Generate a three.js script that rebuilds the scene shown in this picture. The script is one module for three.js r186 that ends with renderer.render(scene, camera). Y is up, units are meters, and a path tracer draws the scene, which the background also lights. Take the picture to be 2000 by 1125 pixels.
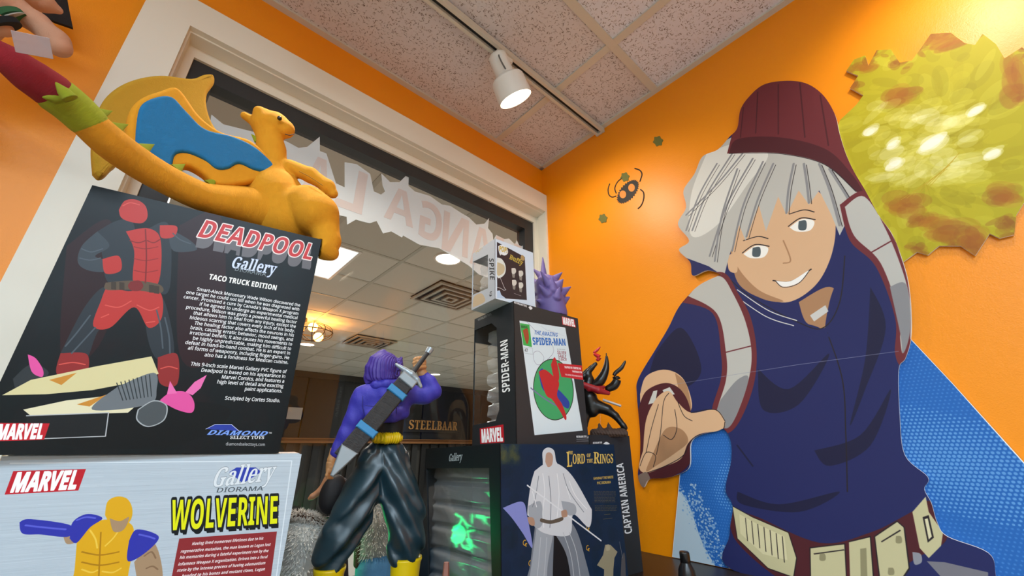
import * as THREE from 'three';
import { RoundedBoxGeometry } from 'three/addons/geometries/RoundedBoxGeometry.js';
import { mergeGeometries, mergeVertices } from 'three/addons/utils/BufferGeometryUtils.js';
import { MarchingCubes } from 'three/addons/objects/MarchingCubes.js';
import { FontLoader } from 'three/addons/loaders/FontLoader.js';
import { RectAreaLightUniformsLib } from 'three/addons/lights/RectAreaLightUniformsLib.js';

// ------------------------------------------------------------------ camera, light, exposure
RectAreaLightUniformsLib.init();
const scene = new THREE.Scene();
scene.background = new THREE.Color(0x000000);
const D2R = Math.PI / 180, FPX = 777.39, YAW = 41.595 * D2R, PITCH = 21.757 * D2R, EYE = 1.3;
const camera = new THREE.PerspectiveCamera(2 * Math.atan(562.5 / FPX) / D2R, 2000 / 1125, 0.02, 60);
camera.position.set(0, EYE, 0);
camera.rotation.set(PITCH, -YAW, 0, 'YXZ');
scene.add(camera);
const renderer = new THREE.WebGLRenderer({ antialias: true });
renderer.toneMapping = THREE.LinearToneMapping;
renderer.toneMappingExposure = 0.94;
renderer.shadowMap.enabled = true;

const ROOM_H = 2.5, X_R = 1.115, Z_B = -1.048, X_L = -2.9, Z_F = 3.6, COUNTER = EYE - 0.265;
const CORR_H = EYE + 1.42, CORR_Z = -8.95;
function areaLight(name, x, y, z, w, h, intensity, color) {
  const l = new THREE.RectAreaLight(color, intensity, w, h);
  l.name = name; l.position.set(x, y, z); l.rotation.x = -Math.PI / 2; scene.add(l); return l;
}
const WARM = 0xfff2df, COOL = new THREE.Color(0.75, 0.98, 1.17);
// ceiling troffers of the shop (behind the camera) and of the corridor beyond the window
const TROFFERS = [[-0.55, 0.9, 17], [-2.0, 0.9, 17], [-0.55, 2.5, 17], [-2.0, 2.5, 17]];
for (const [x, z, i] of TROFFERS) areaLight('troffer_light', x, ROOM_H - 0.03, z, 1.1, 0.55, i, COOL);

// ------------------------------------------------------------------ helpers
let seed = 1234567;
const rnd = () => { seed = (seed + 0x6d2b79f5) | 0; let t = Math.imul(seed ^ (seed >>> 15), 1 | seed); t = (t + Math.imul(t ^ (t >>> 7), 61 | t)) ^ t; return ((t ^ (t >>> 14)) >>> 0) / 4294967296; };
const rr = (a, b) => a + (b - a) * rnd();
const V = (x, y, z) => new THREE.Vector3(x, y, z);
const FWD = V(Math.cos(PITCH) * Math.sin(YAW), Math.sin(PITCH), -Math.cos(PITCH) * Math.cos(YAW));
const RGT = V(Math.cos(YAW), 0, Math.sin(YAW)), UPV = RGT.clone().cross(FWD);
const CAM = V(0, EYE, 0);
const ray = (x, y) => FWD.clone().multiplyScalar(FPX).addScaledVector(RGT, x - 1000).addScaledVector(UPV, 562.5 - y).normalize();
const pZ = (x, y, z) => { const d = ray(x, y); return CAM.clone().addScaledVector(d, z / d.z); };
const pX = (x, y, X) => { const d = ray(x, y); return CAM.clone().addScaledVector(d, X / d.x); };
const pY = (x, y, Y) => { const d = ray(x, y); return CAM.clone().addScaledVector(d, (Y - EYE) / d.y); };
const pD = (x, y, dist) => { const d = ray(x, y); return CAM.clone().addScaledVector(d, dist / Math.hypot(d.x, d.z)); };
const rM = (p, rpx) => { const v = p.clone().sub(CAM), zc = v.dot(FWD), c = zc / v.length(); return rpx * zc / FPX * Math.pow(c, 0.35); };

const used = new Map();
const numbered = (n) => { const k = used.get(n) ?? 0; used.set(n, k + 1); return k ? n + '_' + String(k).padStart(3, '0') : n; };
function shade(o) { o.traverse((m) => { if (m.isMesh) { m.castShadow = true; m.receiveShadow = true; } }); return o; }
function tag(o, label, category, group, kind) {
  if (label) o.userData.label = label;
  if (category) o.userData.category = category;
  if (group) o.userData.group = group;
  if (kind) o.userData.kind = kind;
  return o;
}
function thing(name, label, category, pos = V(0, 0, 0), group) {
  const g = new THREE.Group(); g.name = numbered(name); g.position.copy(pos); scene.add(g);
  return tag(g, label, category, group);
}
function part(parent, name, geo, mat, label) {
  const m = new THREE.Mesh(geo, mat); m.name = name; m.castShadow = m.receiveShadow = true; parent.add(m);
  if (label) m.userData.label = label;
  return m;
}
function single(name, geo, mat, label, category, group) {
  const m = new THREE.Mesh(geo, mat); m.name = numbered(name); m.castShadow = m.receiveShadow = true; scene.add(m);
  return tag(m, label, category, group);
}
function struct(name, geo, mat, label) {
  const m = new THREE.Mesh(geo, mat); m.name = name; m.castShadow = m.receiveShadow = true; scene.add(m);
  m.userData.kind = 'structure'; if (label) m.userData.label = label; return m;
}
const std = (color, roughness = 0.6, extra = {}) => new THREE.MeshStandardMaterial({ color, roughness, ...extra });
const phys = (color, roughness = 0.6, extra = {}) => new THREE.MeshPhysicalMaterial({ color, roughness, ...extra });
// boxes with uv in metres
function uvMetres(g) {
  const p = g.attributes.position, n = g.attributes.normal, uv = new Float32Array(p.count * 2);
  for (let i = 0; i < p.count; i++) {
    const ax = Math.abs(n.getX(i)), ay = Math.abs(n.getY(i)), az = Math.abs(n.getZ(i));
    if (ay >= ax && ay >= az) { uv[2 * i] = p.getX(i); uv[2 * i + 1] = p.getZ(i); }
    else if (ax >= az) { uv[2 * i] = p.getZ(i); uv[2 * i + 1] = p.getY(i); }
    else { uv[2 * i] = p.getX(i); uv[2 * i + 1] = p.getY(i); }
  }
  g.setAttribute('uv', new THREE.BufferAttribute(uv, 2)); return g;
}
function slab(x0, x1, y0, y1, z0, z1) { const g = new THREE.BoxGeometry(x1 - x0, y1 - y0, z1 - z0); g.translate((x0 + x1) / 2, (y0 + y1) / 2, (z0 + z1) / 2); return uvMetres(g); }
function frameRect(xa0, xa1, ya0, ya1, xb0, xb1, yb0, yb1, z0, z1) {   // a frame: outer a, inner b
  return mergeGeometries([slab(xa0, xa1, yb1, ya1, z0, z1), slab(xa0, xa1, ya0, yb0, z0, z1), slab(xa0, xb0, yb0, yb1, z0, z1), slab(xb1, xa1, yb0, yb1, z0, z1)]);
}
function cylBetween(a, b, r0, r1, seg = 20) {
  const d = b.clone().sub(a), g = new THREE.CylinderGeometry(r1, r0, d.length(), seg);
  g.applyQuaternion(new THREE.Quaternion().setFromUnitVectors(V(0, 1, 0), d.normalize())); g.translate((a.x + b.x) / 2, (a.y + b.y) / 2, (a.z + b.z) / 2); return g;
}
const tube = (pts, r, n = 40, seg = 10) => new THREE.TubeGeometry(new THREE.CatmullRomCurve3(pts), n, r, seg);
function canvas(w, h, draw) { const c = document.createElement('canvas'); c.width = w; c.height = h; const x = c.getContext('2d'); draw(x, w, h); return c; }
function tex(c, srgb = true) { const t = new THREE.CanvasTexture(c); if (srgb) t.colorSpace = THREE.SRGBColorSpace; t.magFilter = THREE.LinearFilter; return t; }
function repeatTex(c, metres, srgb = true) { const t = tex(c, srgb); t.wrapS = t.wrapT = THREE.RepeatWrapping; t.repeat.set(1 / metres, 1 / metres); return t; }
const noiseCanvas = (n, lo, hi, blobs = 0) => canvas(n, n, (x) => {
  const im = x.createImageData(n, n);
  for (let i = 0; i < n * n; i++) { const v = rr(lo, hi); im.data[4 * i] = im.data[4 * i + 1] = im.data[4 * i + 2] = v; im.data[4 * i + 3] = 255; }
  x.putImageData(im, 0, 0);
  for (let i = 0; i < blobs; i++) { x.fillStyle = `rgba(${rnd() < 0.5 ? '0,0,0' : '255,255,255'},0.06)`; x.beginPath(); x.ellipse(rr(0, n), rr(0, n), rr(4, 26), rr(4, 26), rr(0, 3), 0, 7); x.fill(); }
});

// ---- implicit surfaces
const smin = (a, b, k) => { const h = Math.max(k - Math.abs(a - b), 0) / k; return Math.min(a, b) - h * h * k * 0.25; };
function cap(a, b, ra, rb) {
  const ax = a.x, ay = a.y, az = a.z, dx = b.x - ax, dy = b.y - ay, dz = b.z - az, L = dx * dx + dy * dy + dz * dz || 1e-9;
  return (x, y, z) => {
    const px = x - ax, py = y - ay, pz = z - az, t = Math.min(1, Math.max(0, (px * dx + py * dy + pz * dz) / L));
    const qx = px - t * dx, qy = py - t * dy, qz = pz - t * dz; return Math.sqrt(qx * qx + qy * qy + qz * qz) - (ra + (rb - ra) * t);
  };
}
function ell(c, rx, ry, rz, q) {
  const inv = q ? q.clone().invert() : null, v = V(0, 0, 0), m = Math.min(rx, ry, rz);
  return (x, y, z) => { v.set(x - c.x, y - c.y, z - c.z); if (inv) v.applyQuaternion(inv); const k = Math.hypot(v.x / rx, v.y / ry, v.z / rz); return (k - 1) * m; };
}
const join = (list, k) => (x, y, z) => { let d = list[0](x, y, z); for (let i = 1; i < list.length; i++) d = smin(d, list[i](x, y, z), k); return d; };
function sdfGeo(f, min, max, res = 72) {
  const c = min.clone().add(max).multiplyScalar(0.5), ext = Math.max(max.x - min.x, max.y - min.y, max.z - min.z) / 2 * 1.06, half = res / 2;
  const mc = new MarchingCubes(res, new THREE.MeshStandardMaterial(), false, false, 120000);
  mc.isolation = 0;
  let i = 0;
  for (let z = 0; z < res; z++) for (let y = 0; y < res; y++) for (let x = 0; x < res; x++, i++) mc.field[i] = -f(c.x + (x - half) / half * ext, c.y + (y - half) / half * ext, c.z + (z - half) / half * ext);
  mc.update();
  const n = mc.count, pos = new Float32Array(n * 3);
  for (let k = 0; k < n; k++) { pos[3 * k] = c.x + mc.positionArray[3 * k] * ext; pos[3 * k + 1] = c.y + mc.positionArray[3 * k + 1] * ext; pos[3 * k + 2] = c.z + mc.positionArray[3 * k + 2] * ext; }
  let g = new THREE.BufferGeometry(); g.setAttribute('position', new THREE.BufferAttribute(pos, 3));
  g = mergeVertices(g, ext * 1e-4);
  const p = g.attributes.position, nor = new Float32Array(p.count * 3), uv = new Float32Array(p.count * 2), e = ext / res * 0.6;
  for (let k = 0; k < p.count; k++) {
    const x = p.getX(k), y = p.getY(k), z = p.getZ(k);
    const v = V(f(x + e, y, z) - f(x - e, y, z), f(x, y + e, z) - f(x, y - e, z), f(x, y, z + e) - f(x, y, z - e)).normalize();
    v.toArray(nor, 3 * k); uv[2 * k] = x + z * 0.6; uv[2 * k + 1] = y + z * 0.35;
  }
  g.setAttribute('normal', new THREE.BufferAttribute(nor, 3)); g.setAttribute('uv', new THREE.BufferAttribute(uv, 2));
  const id = g.index.array;
  if (id.length) {
    const A = V(0, 0, 0).fromBufferAttribute(p, id[0]), B = V(0, 0, 0).fromBufferAttribute(p, id[1]), Cc = V(0, 0, 0).fromBufferAttribute(p, id[2]);
    const fn = B.sub(A).cross(Cc.sub(A));
    if (fn.dot(V(nor[3 * id[0]], nor[3 * id[0] + 1], nor[3 * id[0] + 2])) < 0) for (let k = 0; k < id.length; k += 3) { const t = id[k + 1]; id[k + 1] = id[k + 2]; id[k + 2] = t; }
  }
  return g;
}
// spheres given in photograph pixels at a real distance: [px, py, dist, radius px]
const ball = ([x, y, d, r]) => { const p = pD(x, y, d); return { p, r: rM(p, r) }; };
function chain(list) { const b = list.map(ball), o = []; if (b.length === 1) o.push(cap(b[0].p, b[0].p, b[0].r, b[0].r)); for (let i = 0; i + 1 < b.length; i++) o.push(cap(b[i].p, b[i + 1].p, b[i].r, b[i + 1].r)); return o; }
function bounds(lists, pad = 0.004) {
  const mn = V(9, 9, 9), mx = V(-9, -9, -9);
  for (const l of lists) for (const q of l) { const { p, r } = ball(q); mn.min(p.clone().subScalar(r + pad)); mx.max(p.clone().addScalar(r + pad)); }
  return [mn, mx];
}
function pxBody(lists, k, res, warp) {
  const f0 = join(lists.flatMap(chain), k), f = warp ? (x, y, z) => f0(x, y, z) + warp(x, y, z) : f0, [mn, mx] = bounds(lists);
  return sdfGeo(f, mn, mx, res);
}
function taperTube(list, n = 48, seg = 18, scaleEnd = false) {   // swept tail with changing radius, closed ends
  const b = list.map(ball), curve = new THREE.CatmullRomCurve3(b.map((q) => q.p)), fr = curve.computeFrenetFrames(n), pos = [], idx = [], uv = [];
  const radius = (t) => { const s = t * (b.length - 1), i = Math.min(b.length - 2, Math.floor(s)), f = s - i; return b[i].r + (b[i + 1].r - b[i].r) * f; };
  for (let i = 0; i <= n; i++) {
    const t = i / n, p = curve.getPoint(t), T = fr.tangents[i]; let r = radius(t);
    const N = V(0, 1, 0).addScaledVector(T, -T.y).normalize(), B = T.clone().cross(N);
    if (i === 0 || i === n) r *= 0.05;
    for (let j = 0; j <= seg; j++) { const a = j / seg * 2 * Math.PI; pos.push(p.x + (N.x * Math.cos(a) + B.x * Math.sin(a)) * r, p.y + (N.y * Math.cos(a) + B.y * Math.sin(a)) * r, p.z + (N.z * Math.cos(a) + B.z * Math.sin(a)) * r); uv.push(j / seg * 0.1, t * 0.5); }
  }
  for (let i = 0; i < n; i++) for (let j = 0; j < seg; j++) { const a = i * (seg + 1) + j, c = a + seg + 1; idx.push(a, c, a + 1, a + 1, c, c + 1); }
  const g = new THREE.BufferGeometry(); g.setAttribute('position', new THREE.Float32BufferAttribute(pos, 3)); g.setAttribute('uv', new THREE.Float32BufferAttribute(uv, 2)); g.setIndex(idx); g.computeVertexNormals(); return g;
}
// a flat pixel outline laid on a plane (origin O, axes ex, ey) and given thickness along ex x ey
function outline2D(pts, O, ex, ey, n) {
  return pts.map(([x, y]) => { const d = ray(x, y), t = O.clone().sub(CAM).dot(n) / d.dot(n), p = CAM.clone().addScaledVector(d, t).sub(O); return new THREE.Vector2(p.dot(ex), p.dot(ey)); });
}
function smoothShape(v2, closed = true) { const c = new THREE.SplineCurve(closed ? [...v2, v2[0]] : v2); return new THREE.Shape(c.getPoints(v2.length * 6)); }
function placeBasis(o, O, ex, ey, ez) { o.matrix.makeBasis(ex, ey, ez).setPosition(O); o.matrix.decompose(o.position, o.quaternion, o.scale); return o; }
const font = await new FontLoader().loadAsync('fonts/droid/droid_sans_bold.typeface.json');
const serif = await new FontLoader().loadAsync('fonts/droid/droid_serif_bold.typeface.json');

// ------------------------------------------------------------------ the shop: walls, ceiling, floor
const paintBump = repeatTex(noiseCanvas(256, 90, 165, 400), 0.25, false);
const M = {
  orange: phys(0xf59200, 0.42, { specularIntensity: 0.9, bumpMap: paintBump, bumpScale: 0.0006 }),
  trim: std(0xe9e2d2, 0.5), black: std(0x2a2b2d, 0.45), white: std(0xe8e6e0, 0.45),
  floor: std(0xb5ada0, 0.6), cream: std(0xdcd8ce, 0.7), grid: std(0xd8d2c6, 0.6), tee: std(0xcfc8ba, 0.55),
};
const wallT = 0.15;
// window: layers of the casing, measured on the photograph
const z1 = Z_B + 0.025, A0 = pZ(371.8, 48.7, z1), A1 = pZ(1065.8, 414.4, z1), yA = pZ(604, 171.3, z1).y;
const z2 = pY(604, 180, yA).z, yB = pZ(604, 182.5, z2).y, B0 = pZ(373, 63, z2), B1 = pZ(1062, 420, z2);
const z3 = pY(604, 204, yB).z, yC = pZ(604, 221, z3).y, C0 = pZ(379.9, 110, z3), C1 = pZ(1042.9, 433.5, z3);
const z4 = z3 - 0.008, yD = pZ(604, 251, z4).y, D1 = pZ(1024.9, 447, z4), xD0 = C0.x + (C1.x - D1.x), zG = z4 - 0.014;
const T0 = pZ(285, 0, z1), yT = pZ(617.6, 130, z1).y, yS = 0.92;
struct('floor', slab(X_L - wallT, X_R + wallT, -0.1, 0, Z_B - wallT, Z_F + wallT), M.floor);
struct('wall_right', slab(X_R, X_R + wallT, 0, ROOM_H + 0.2, Z_B - wallT, Z_F + wallT), M.orange);
struct('wall_left', slab(X_L - wallT, X_L, 0, ROOM_H + 0.2, Z_B - wallT, Z_F + wallT), M.cream);
struct('wall_front', slab(X_L, X_R, 0, ROOM_H + 0.2, Z_F, Z_F + wallT), M.cream);
{
  const zb = Z_B - wallT, x0 = A0.x - 0.02, x1 = X_R, y0 = yS - 0.03, y1 = yA + 0.02;
  struct('wall_back', mergeGeometries([slab(X_L, x0, 0, ROOM_H + 0.2, zb, Z_B), slab(x0, x1, y1, ROOM_H + 0.2, zb, Z_B), slab(x0, x1, 0, y0, zb, Z_B)]), M.orange);
}
struct('trim_1', frameRect(T0.x, X_R, yS - 0.12, yT, A0.x, A1.x, yS, yA, Z_B - 0.02, z1), M.trim, 'wide cream window casing');
struct('trim_2', frameRect(A0.x - 0.01, X_R - 0.001, yS - 0.06, yA + 0.01, B0.x, B1.x, yS, yB, z3 - 0.004, z2), M.trim);
struct('trim_3', frameRect(B0.x - 0.01, X_R - 0.002, yS - 0.06, yB + 0.01, C0.x, C1.x, yS, yC, z3 - 0.03, z3), M.trim);
{
  const w = new THREE.Group(); w.name = 'window_1'; scene.add(w); w.userData.kind = 'structure';
  part(w, 'window_frame', frameRect(C0.x - 0.02, C1.x + 0.02, yS - 0.05, yC + 0.02, xD0, D1.x, yS, yD, z4 - 0.05, z4), M.black, 'dark metal window frame');
  const pane = new THREE.PlaneGeometry(D1.x - xD0 + 0.02, yD - yS + 0.02); pane.translate((D1.x + xD0) / 2, (yD + yS) / 2, zG - 0.004);
  part(w, 'glass_pane', pane, phys(0xffffff, 0.02, { transmission: 1, thickness: 0, ior: 1.45 }), 'clear glass');
}
// ceiling: suspended fissured tiles in a tee grid
function fissured(base, pits) {
  return canvas(1024, 1024, (x) => {
    x.fillStyle = base; x.fillRect(0, 0, 1024, 1024);
    for (let i = 0; i < 5000; i++) { x.fillStyle = `rgba(${rnd() < 0.5 ? '255,250,240' : '120,100,85'},0.10)`; x.beginPath(); x.arc(rr(0, 1024), rr(0, 1024), rr(1, 5), 0, 7); x.fill(); }
    for (let i = 0; i < pits; i++) {
      x.strokeStyle = `rgba(70,52,40,${rr(0.35, 0.8)})`; x.lineWidth = rr(1.2, 3); let px = rr(0, 1024), py = rr(0, 1024), a = rr(0, 6.3);
      x.beginPath(); x.moveTo(px, py); for (let k = 0; k < 3; k++) { a += rr(-0.9, 0.9); px += Math.cos(a) * rr(1, 6); py += Math.sin(a) * rr(1, 6); x.lineTo(px, py); } x.stroke();
    }
  });
}
const tileTex = repeatTex(fissured('#dfdee8', 4200), 0.6), tileMat = std(0xffffff, 0.9, { map: tileTex });
const tileMat2 = std(0xf4efe8, 0.9, { map: tileTex });
{
  const c = struct('ceiling', slab(X_L - wallT, X_R + wallT, ROOM_H + 0.2, ROOM_H + 0.3, Z_B - wallT, Z_F + wallT), M.white);
  const xs = [X_R], zs = [Z_B];
  for (let x = X_R - 0.2318 * 1.2; x > X_L; x -= 1.22) xs.push(x); xs.push(X_L);
  for (let z = Z_B + 0.4905 * 1.2; z < Z_F; z += 0.61) zs.push(z); zs.push(Z_F);
  let k = 0;
  for (let i = 0; i + 1 < xs.length; i++) for (let j = 0; j + 1 < zs.length; j++) {
    const hx = (xs[i] + xs[i + 1]) / 2, hz = (zs[j] + zs[j + 1]) / 2;
    if (TROFFERS.some(([tx, tz]) => Math.abs(tx - hx) < 0.01 && Math.abs(tz - hz) < 0.01)) continue;
    part(c, 'ceiling_tile', slab(xs[i + 1] + 0.006, xs[i] - 0.006, ROOM_H + 0.006, ROOM_H + 0.022, zs[j] + 0.006, zs[j + 1] - 0.006), k++ % 2 ? tileMat : tileMat2);
  }
  for (let i = 1; i + 1 < xs.length; i++) part(c, 'tee_bar', slab(xs[i] - 0.0125, xs[i] + 0.0125, ROOM_H, ROOM_H + 0.0065, Z_B, Z_F), M.tee);
  for (let j = 1; j + 1 < zs.length; j++) part(c, 'tee_bar', slab(X_L, X_R, ROOM_H - 0.0005, ROOM_H + 0.006, zs[j] - 0.0125, zs[j] + 0.0125), M.tee);
  for (const [a, b, d, e] of [[X_L, X_R, Z_B, Z_B + 0.02], [X_L, X_R, Z_F - 0.02, Z_F], [X_L, X_L + 0.02, Z_B, Z_F], [X_R - 0.02, X_R, Z_B, Z_F]]) part(c, 'edge_angle', slab(a, b, ROOM_H - 0.001, ROOM_H + 0.0065, d, e), M.tee);
}
const troffLabel = ['by the track nearest the display counter', 'by the cream wall beside the display counter', 'in the back half towards the orange wall', 'in the back corner between the cream walls'];
TROFFERS.forEach(([x, z], i) => {
  const t = thing('ceiling_panel_light', 'white ceiling panel light ' + troffLabel[i], 'ceiling light', V(x, ROOM_H, z), 'panel lights in the shop ceiling');
  part(t, 'light_frame', frameRect(-0.6, 0.6, -0.3, 0.3, -0.55, 0.55, -0.275, 0.275, -0.006, 0.006).rotateX(Math.PI / 2).translate(0, -0.004, 0), M.white);
  part(t, 'diffuser', new THREE.BoxGeometry(1.1, 0.004, 0.55), std(0xffffff, 0.5, { emissive: 0xffffff, emissiveIntensity: 1.2 }));
});

// ------------------------------------------------------------------ track with spot heads
const zTrack = Z_B + 0.2814 * 1.2, xHead = X_R - 0.4354 * 1.2;
{
  const t = thing('lighting_track', 'white ceiling lighting track with a dark slot above the window', 'track', V(0, ROOM_H, zTrack));
  const L0 = X_L + 0.4, L1 = X_R - 0.012, mid = (L0 + L1) / 2, len = L1 - L0;
  part(t, 'rail', mergeGeometries([slab(L0, L1, -0.006, 0, -0.018, 0.018), slab(L0, L1, -0.02, -0.006, -0.018, -0.0075), slab(L0, L1, -0.02, -0.006, 0.0075, 0.018)]), M.tee);
  part(t, 'slot', slab(L0, L1, -0.0075, -0.006, -0.0075, 0.0075), std(0x1b1b1d, 0.5), 'dark conductor slot');
  part(t, 'end_cap', slab(L1, L1 + 0.01, -0.021, 0, -0.019, 0.019), M.tee);
}
function spotHead(x, z, aim, label, power, angle) {
  const t = thing('spot_lamp', label, 'spot lamp', V(x, ROOM_H - 0.02, z), 'spot heads on the ceiling tracks');
  const A = aim.clone().normalize(), P = V(0, -0.075, 0), q = new THREE.Quaternion().setFromUnitVectors(V(0, -1, 0), A);
  part(t, 'track_adapter', slab(-0.03, 0.03, -0.016, 0.004, -0.012, 0.012), M.white);
  part(t, 'swivel_arm', cylBetween(V(0, -0.01, 0), V(0, -0.04, 0), 0.007, 0.007), M.white);
  const can = new THREE.LatheGeometry([[0.0, 0.055], [0.022, 0.054], [0.0285, 0.048], [0.03, 0.04], [0.0305, -0.018], [0.036, -0.024], [0.05, -0.03], [0.0535, -0.036], [0.056, -0.1], [0.0535, -0.1], [0.05, -0.05], [0.02, -0.035], [0.0, -0.035]].map(([r, y]) => new THREE.Vector2(r, y)), 40);
  can.applyQuaternion(q); can.translate(0, -0.06, 0);
  part(t, 'lamp_can', can, M.white);
  const bulb = new THREE.LatheGeometry([[0.0, -0.094], [0.03, -0.092], [0.048, -0.086], [0.05, -0.08], [0.03, -0.05], [0, -0.045]].map(([r, y]) => new THREE.Vector2(r, y)), 32);
  bulb.applyQuaternion(q); bulb.translate(0, -0.06, 0);
  part(t, 'bulb', bulb, std(0xfff4e0, 0.4, { emissive: 0xfff0d8, emissiveIntensity: 6 }), 'glowing white lamp face');
  part(t, 'power_cord', tube([V(-0.02, -0.008, 0.012), V(-0.035, -0.04, 0.02), V(-0.03, -0.08, 0.03), V(-0.015, -0.095, 0.03)], 0.0025, 20, 6), std(0x6b6a66, 0.6));
  const l = new THREE.SpotLight(WARM, power, 0, angle, 0.6); l.name = 'spot_lamp_light';
  l.position.copy(V(0, -0.06, 0).addScaledVector(A, 0.108)); l.target.position.copy(l.position).add(A); l.shadow.radius = 2.2; l.castShadow = true; t.add(l); t.add(l.target);
}
spotHead(xHead, zTrack, V(0.552, -0.829, -0.015), 'white track spot lamp aimed at the orange wall above the window', 0.8, 1.15);
spotHead(0.06, zTrack, V(0.3, -0.9, -0.06), 'white track spot lamp shining down on the stuffed dragon', 2.2, 0.95);
spotHead(0.72, 0.34, V(0.6, -0.62, -0.12), 'white track spot lamp aimed at the flame cutout', 0.9, 1.0);
{
  const t = thing('lighting_track', 'white ceiling lighting track running across the middle of the shop', 'track', V(0, ROOM_H, 0.34));
  part(t, 'rail', mergeGeometries([slab(-2.4, 1.05, -0.006, 0, -0.018, 0.018), slab(-2.4, 1.05, -0.02, -0.006, -0.018, -0.0075), slab(-2.4, 1.05, -0.02, -0.006, 0.0075, 0.018)]), M.tee);
}

// ------------------------------------------------------------------ the corridor seen through the window
const cz = (a) => a * 1.42, cx0 = -3.4, cx1 = 8.6, czB = Z_B - wallT;
{
  const dark = std(0x23211f, 0.5), floorM = std(0xbcbab2, 0.5);
  struct('floor_corridor', slab(cx0 - 0.2, cx1 + 0.2, -0.1, 0, CORR_Z - 0.2, czB), floorM);
  struct('wall_corridor', slab(cx0 - 0.2, cx1 + 0.2, 0, CORR_H + 0.2, CORR_Z - 0.2, CORR_Z), std(0x3c3a36, 0.7));
  struct('wall_corridor_left', slab(cx0 - 0.2, cx0, 0, CORR_H + 0.2, CORR_Z, czB), std(0x8f887c, 0.8));
  struct('wall_corridor_right', slab(cx1, cx1 + 0.2, 0, CORR_H + 0.2, CORR_Z, czB), std(0x8f887c, 0.8));
  struct('wall_corridor_near', mergeGeometries([slab(X_R + wallT, cx1, 0, CORR_H + 0.2, czB - 0.02, czB), slab(cx0, X_L - wallT, 0, CORR_H + 0.2, czB - 0.02, czB), slab(X_L - wallT, X_R + wallT, ROOM_H + 0.2, CORR_H + 0.2, czB - 0.02, czB)]), std(0x8f887c, 0.8));
  const c = struct('ceiling_corridor', slab(cx0 - 0.2, cx1 + 0.2, CORR_H + 0.2, CORR_H + 0.3, CORR_Z - 0.2, czB), M.white);
  const plain = [0xd0cec4, 0xc8c6bb, 0xd4d2c8].map((k) => std(k, 0.9));
  const xs = [], zs = [];
  for (let x = cz(0.909) - 0.61 * 7; x < cx1; x += 0.61) xs.push(x);
  for (let z = cz(-2.4195) + 0.61 * 3; z > CORR_Z - 0.4; z -= 0.61) zs.push(z);
  let k = 0;
  for (let i = 0; i + 1 < xs.length; i++) for (let j = 0; j + 1 < zs.length; j++) {
    const g = slab(xs[i] + 0.004, xs[i + 1] - 0.004, CORR_H, CORR_H + 0.02, Math.max(zs[j + 1] + 0.004, CORR_Z), zs[j] - 0.004);
    const inView = xs[i + 1] > -0.3 * -zs[j] - 0.3 && xs[i] < 1.1 * -zs[j] + 0.4 && i * zs.length < 300 * 9;
    if (inView) part(c, 'ceiling_tile', g, plain[(k++ * 7 + i) % 3]); else part(c, 'ceiling_tile', g, plain[0]);
  }
  const bars = [];
  for (const x of xs) bars.push(slab(x - 0.014, x + 0.014, CORR_H - 0.004, CORR_H + 0.016, CORR_Z, czB - 0.02));
  for (const z of zs) if (z > CORR_Z) bars.push(slab(cx0, cx1, CORR_H - 0.0035, CORR_H + 0.0155, z - 0.014, z + 0.014));
  for (const b of bars) part(c, 'tee_bar', b, std(0xbab8ac, 0.6));
  // opposite shopfront
  const sf = thing('shopfront', 'dark shopfront with tall panels across the corridor', 'shopfront', V(0, 0, CORR_Z + 0.01));
  part(sf, 'fascia', slab(cx0, cx1, 2.6, 2.715, 0, 0.16), std(0x2a2825, 0.7));
  const shades = [0x191a1a, 0x212121, 0x121213, 0x171717, 0x262625];
  for (let i = 0; i < 9; i++) part(sf, 'panel', slab(0.6 + i * 0.88, 0.6 + i * 0.88 + 0.86, 1.46, 2.6, 0, 0.06 + (i % 3) * 0.03), std(shades[i % 5], 0.35));
  for (let i = 0; i < 34; i++) part(sf, 'slat', slab(0.5 + i * 0.24, 0.5 + i * 0.24 + 0.13, 0, 1.36, 0.02, 0.07), std(shades[(i * 3) % 5], 0.6));
  const rail = single('handrail', mergeGeometries([slab(0.4, 8.2, 1.37, 1.405, CORR_Z + 0.1, CORR_Z + 0.16), slab(0.4, 8.2, 1.405, 1.445, CORR_Z + 0.1, CORR_Z + 0.13), slab(0.4, 8.2, 1.445, 1.46, CORR_Z + 0.1, CORR_Z + 0.17)]), std(0x8a5a30, 0.5), 'long brown wooden rail across the dark shopfront', 'rail');
  // shop name across the corridor
  const sign = thing('shop_sign', 'gold serif letters reading STEELBAAR on the dark shopfront', 'sign', V(0, 0, 0));
  const s0 = pZ(797, 838, CORR_Z + 0.18), s1 = pZ(893, 840, CORR_Z + 0.18), hS = pZ(797, 824, CORR_Z + 0.18).y - s0.y;
  const word = 'STEELBAAR', gold = std(0xc08a4c, 0.4, { metalness: 0.2 });
  [...word].forEach((ch, i) => {
    const g = new THREE.ExtrudeGeometry(serif.generateShapes(ch, 1), { depth: 0.02, bevelEnabled: false, curveSegments: 4 }); g.computeBoundingBox();
    const bw = g.boundingBox.max.x - g.boundingBox.min.x, slot = (s1.x - s0.x) / word.length;
    g.translate(-g.boundingBox.min.x, 0, 0); g.scale(slot * 0.86 / bw, hS / 1.0 * 1.3, 1); g.translate(s0.x + i * slot, s0.y, CORR_Z + 0.185);
    part(sign, 'letter', g, gold);
  });
  part(sign, 'board', slab(s0.x - 0.15, s1.x + 0.1, s0.y - 0.06, s0.y + hS + 0.08, CORR_Z + 0.15, CORR_Z + 0.184), std(0x16130f, 0.4));
  const n0 = pZ(561, 818, CORR_Z + 0.2);
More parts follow.
